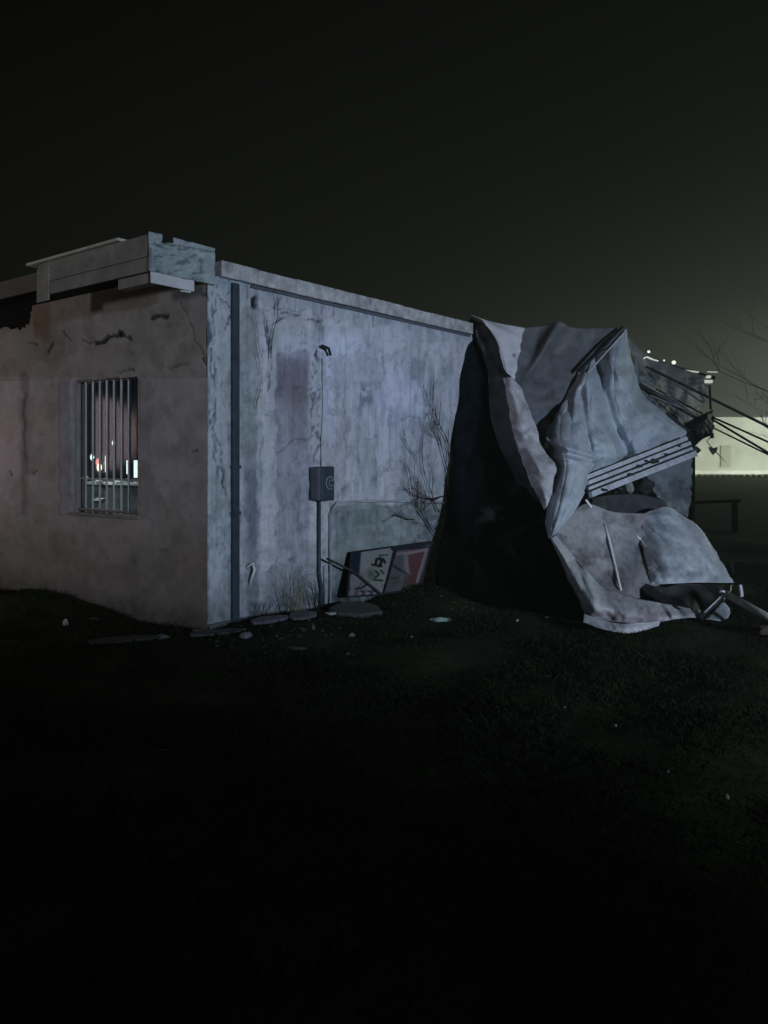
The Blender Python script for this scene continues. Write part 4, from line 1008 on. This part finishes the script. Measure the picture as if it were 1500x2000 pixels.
def weed(x, y, n_, h, sp_, m_, label, off=.15):
    p0 = RW(x,y,off); p0.z = float(bmp(p0.x,p0.y)); mb = MB()
    for k in range(n_):
        a_ = random.uniform(-1,1); q = p0+U*random.uniform(-sp_,sp_)*.4
        L_ = h*random.uniform(.4,1); d_ = U*a_*sp_+NR*random.uniform(-.05,.15)
        mb.tube([q, q+d_*.3+Z*L_*.5, q+d_*.8+Z*L_*.9, q+d_*1.2+Z*L_*.95], [.003,.0025,.002,.001], 3)
    return tag(mb.build('dry_weed', m_), label, 'weed', 'dry weeds at the foot of the side wall')
weed(556,1195,26,.52,.28,M['weed'],'spreading dry grass stems left of the cable duct')
weed(600,1190,18,.40,.20,M['vine'],'dark dry stems close beside the cable duct')
weed(655,1185,14,.30,.18,M['vine'],'short dark stems right of the conduit foot')
weed(850,1160,26,.55,.25,M['vine'],'dark dry stems right of the red sign')
weed(500,1212,12,.22,.2,M['vine'],'short dark stems right of the downpipe foot')

# ------------------------------------------------------------------ rubble and litter
def rub(x,y,r,sq,m_,label,cat='rubble',name='rubble_lump',group=None,seed=None,n=2,jit=.22,rz=0):
    g_ = G(x,y); o = MB().blob(Vector((0,0,0)), r, seed if seed is not None else int(x*7+y), sq, n, jit).build(name, m_)
    o.location = g_+Z*(r*sq[2]*.35); o.rotation_euler = (0,0,rz)
    return tag(o,label,cat,group)
def slab(x,y,w,dp_,h,rz,m_,label,name='broken_slab',tilt=0):
    g_ = G(x,y); n = 7; rr = random.Random(int(x+y)); pts_ = []
    for i in range(n):
        a_ = 2*math.pi*i/n; k = rr.uniform(.75,1.1); pts_.append(Vector((math.cos(a_)*w/2*k, math.sin(a_)*dp_/2*k, 0)))
    o = MB().poly(pts_, Vector((0,0,h*.55))).build(name, m_, None, .006); o.location = g_+Z*.012; o.rotation_euler = (tilt,0,rz)
    return tag(o,label,'slab')
M['lav'] = mat('lavender_slab',(.11,.10,.14),rough=.9,mott=.4)
slab(525,1216,.50,.18,.05,.75,M['lav'],'long lavender grey slab on the ground right of the downpipe',tilt=.12)
slab(590,1208,.42,.20,.05,.9,M['concrete'],'blue grey broken slab left of the conduit foot',tilt=.15)
slab(690,1200,.60,.5,.10,.6,M['dimp'],'wide dim slab lying in the dark below the white sign',tilt=.1)
slab(425,1240,.55,.16,.04,.5,mat('kerb_dim',(.05,.055,.06)),'long dim kerb piece under the corner of the building',tilt=.1)
slab(240,1255,.75,.22,.04,.4,mat('kerb_dim2',(.035,.04,.034)),'flat dim plank on the grass below the barred window')
slab(395,1238,.18,.10,.05,.2,M['concrete'],'small grey slab left of the kerb piece')
slab(645,1203,.13,.10,.04,.2,M['paper'],'small pale stone at the foot of the conduit')
slab(310,1472,.10,.035,.015,.2,mat('dull_card',(.085,.08,.065)),'dull flat card lying alone on the near grass')
lit_ = [(128,1221,.035,(.9,.6,1.2),M['paper'],'crumpled pale scrap on the mound below the wall at far left'),
 (185,1212,.04,(1.5,.8,.5),M['dimp'],'dim flat scrap right of the crumpled pale one'),
 (480,1246,.055,(1.1,.8,.7),mat('pinkish_scrap',(.16,.15,.17)),'pinkish grey lump in front of the downpipe foot'),
 (315,1247,.04,(1.6,.8,.6),M['concrete'],'small grey stone in the row below the window'),
 (612,1228,.03,(.5,.5,1.1),M['concrete'],'small upright stone right of the lavender slab'),
 (688,1243,.026,(1.3,.8,.8),M['paper'],'bright pebble left of the middle on the dark grass'),
 (680,1279,.022,(1,.8,.8),M['dimp'],'pebble just below the bright one'),
 (640,1277,.02,(1,.8,.8),M['dimp'],'dim pebble left of the lower pebble'),
 (803,1246,.018,(1,.8,.8),M['paper'],'single small pebble below the black sheet'),
 (860,1213,.075,(1.5,.6,.35),mat('greenish_scrap',(.30,.40,.36)),'flat greenish white scrap in front of the black sheet'),
 (1010,1213,.018,(1,.8,.9),M['paper'],'small white fleck at the foot of the black sheet'),
 (1075,1206,.05,(1.8,.3,.2),M['dimp'],'thin dim strip at the foot of the black sheet'),
 (575,1268,.05,(1.8,.5,.3),M['dimp'],'thin dim strip on the grass in front of the slabs'),
 (983,1364,.007,(1,1,1),M['paper'],'tiny white fleck on the grass in the middle distance'),
 (1068,1322,.02,(1.6,.6,.4),M['dimp'],'dim leaf on the grass below the folded membrane'),
 (1103,1382,.007,(1,1,1),M['paper'],'tiny fleck right of the middle of the lawn'),
 (1203,1418,.009,(1,1,1),M['paper'],'small fleck on the lawn under the white fold'),
 (1305,1508,.007,(1,1,1),M['paper'],'tiny fleck on the right part of the lawn'),
 (1420,1560,.013,(.8,.8,1.4),mat('yellow_scrap',(.42,.40,.26)),'small yellowish scrap on the lawn near the right edge'),
 (916,1843,.005,(1,1,1),M['paper'],'tiny white fleck nearest to the viewer'),
 (1053,1665,.005,(1,1,1),M['dimp'],'tiny dim fleck on the near lawn')]
for (x,y,r,sq,m_,lb) in lit_:
    rub(x,y,r,sq,m_,lb,'litter' if r<.03 else 'rubble','litter_scrap' if r<.03 else 'rubble_lump',n=1 if r<.03 else 2)

# weeds and small crumbs along the foot of the walls
def tufts(name, n, m_, f, hmin, hmax, label):
    mb = MB()
    for k in range(n):
        p = f(); p.z = float(bmp(p.x,p.y))-.01
        for j in range(7):
            a_ = random.uniform(0,6.28); h = random.uniform(hmin,hmax); l_ = h*random.uniform(.2,.8); d_ = Vector((math.cos(a_),math.sin(a_),0))
            q = p+d_*random.uniform(0,.04); b = len(mb.v); sd = Vector((-d_.y,d_.x,0))*.003
            mb.v += [q-sd, q+sd, q+d_*l_*.4+Z*h*.65, q+d_*l_+Z*h]; mb.f += [[b,b+1,b+2],[b,b+2,b+3]]
    return tag(mb.build(name, m_), label, 'weeds', kind='stuff')
tufts('wall_foot_weeds', 520, M['weedd'], lambda: C0+U*random.uniform(-.1,4.6)+NR*abs(random.gauss(.0,.16))+NR*.03, .015, .075*random.uniform(.5,1.6), 'dark ragged weeds along the foot of the side wall')
tufts('wall_foot_weeds', 300, M['weedd'], lambda: C0+V*random.uniform(-.1,4.2)+NL*(abs(random.gauss(.0,.18))+.03), .015, .07, 'dark ragged weeds along the foot of the front wall')
mb = MB()
for k in range(420):
    p = C0+U*random.uniform(-.3,5.0)+NR*(.1+abs(random.gauss(0,.55))); p.z = float(bmp(p.x,p.y))+.004
    mb.blob(p, random.uniform(.006,.028)*random.random()**.5, k, (1,1,.6), 1, .4)
tag(mb.build('gravel_crumbs', mat('crumb_grey',(.04,.043,.046),mott=.7,scale=30)), 'fine dark crumbs of plaster and gravel strewn below the side wall', 'gravel', kind='stuff')

# ------------------------------------------------------------------ BACKGROUND right
WH = empty('pale_warehouse', Vector((48,92,0)), 'long floodlit pale warehouse far behind the collapsed roof', 'building')
MB().box(Vector((22,92,.0)), Vector((60,0,0)), Vector((0,18,0)), Z*6.4).build('wall', M['farwall'], WH)
MB().box(Vector((22.2,92.2,6.42)), Vector((59.5,0,0)), Vector((0,17.5,0)), Z*.2).build('roof', M['farroof'], WH)
for i,x in enumerate(np.arange(47,80,9.0)):
    MB().box(Vector((x,91.9,.0)), Vector((.25,0,0)), Vector((0,.095,0)), Z*6.35).build('pilaster', M['farwall'], WH)
MB().box(Vector((22,91.3,.0)), Vector((60,0,0)), Vector((0,.58,0)), Z*.42).build('plinth', M['white'], WH)
for i,(x,w_) in enumerate(((37.8,1.1),(45,3))):
    MB().box(Vector((x,91.85,.8)), Vector((w_,0,0)), Vector((0,.045,0)), Z*2.4).build('door', M['farroof'] if i else mat('door_pale',(.4,.4,.33)), WH)
fn = empty('picket_fence', Vector((45,68,0)), 'low fence of short pale pickets in front of the far warehouse', 'fence')
mb = MB()
ol = [Vector((20,68,.02))]
for x in np.arange(20,52,.50): ol += [Vector((x+.02,68,.10)),Vector((x+.04,68,.34)),Vector((x+.30,68,.34)),Vector((x+.34,68,.10)),Vector((x+.54,68,.10))]
ol.append(Vector((52,68,.02))); mb.poly(ol[::-1], Vector((0,.05,0)))
mb.build('pickets', mat('picket_paint',(.14,.17,.11)), fn)
MB().box(Vector((20,68.06,.08)), Vector((32,0,0)), Vector((0,.05,0)), Z*.08).build('rail', M['farroof'], fn)
for (x,y,L_,sd,lb,r_) in ((40,70,21.0,21,'bare tree with thin crooked limbs beyond the building at the right edge',.22),(36.5,72,9.5,25,'smaller bare tree standing in the glow in front of the warehouse',.12)):
    tr_ = empty('bare_tree', Vector((x,y,0)), lb, 'tree', 'bare trees behind the building')
    top_ = Vector((x,y,2.4)); MB().tube([Vector((x,y,-.1)),Vector((x+.05,y,1.2)),top_],[r_*1.3,r_*1.1,r_],8).build('trunk', M['bark'], tr_)
    mb = MB()
    for k in range(6):
        a_ = k*1.05; branchy(top_-Z*.2*k*.3, Vector((math.cos(a_)*.9,math.sin(a_)*.6,1.1)), L_*.62, r_*.42, sd+k, None, 3, mb, .45)
    mb.build('crown', M['bark'], tr_)

# ------------------------------------------------------------------ night haze lit by the yard floodlights
HZ = MB().box(Vector((-120,-40,-3)), Vector((320,0,0)), Vector((0,190,0)), Z*19)
hm = bpy.data.materials.new('night_haze'); hm.use_nodes = True; nt = hm.node_tree; nt.nodes.clear()
pv = nt.nodes.new('ShaderNodeVolumePrincipled'); pv.inputs['Density'].default_value = 0.0036; pv.inputs['Color'].default_value = (.95,.95,.82,1)
pv.inputs['Anisotropy'].default_value = 0.2
o_ = nt.nodes.new('ShaderNodeOutputMaterial'); nt.links.new(pv.outputs[0], o_.inputs['Volume'])
tag(HZ.build('haze', hm), 'thin night haze glowing round the floodlit yard', 'haze', kind='stuff')
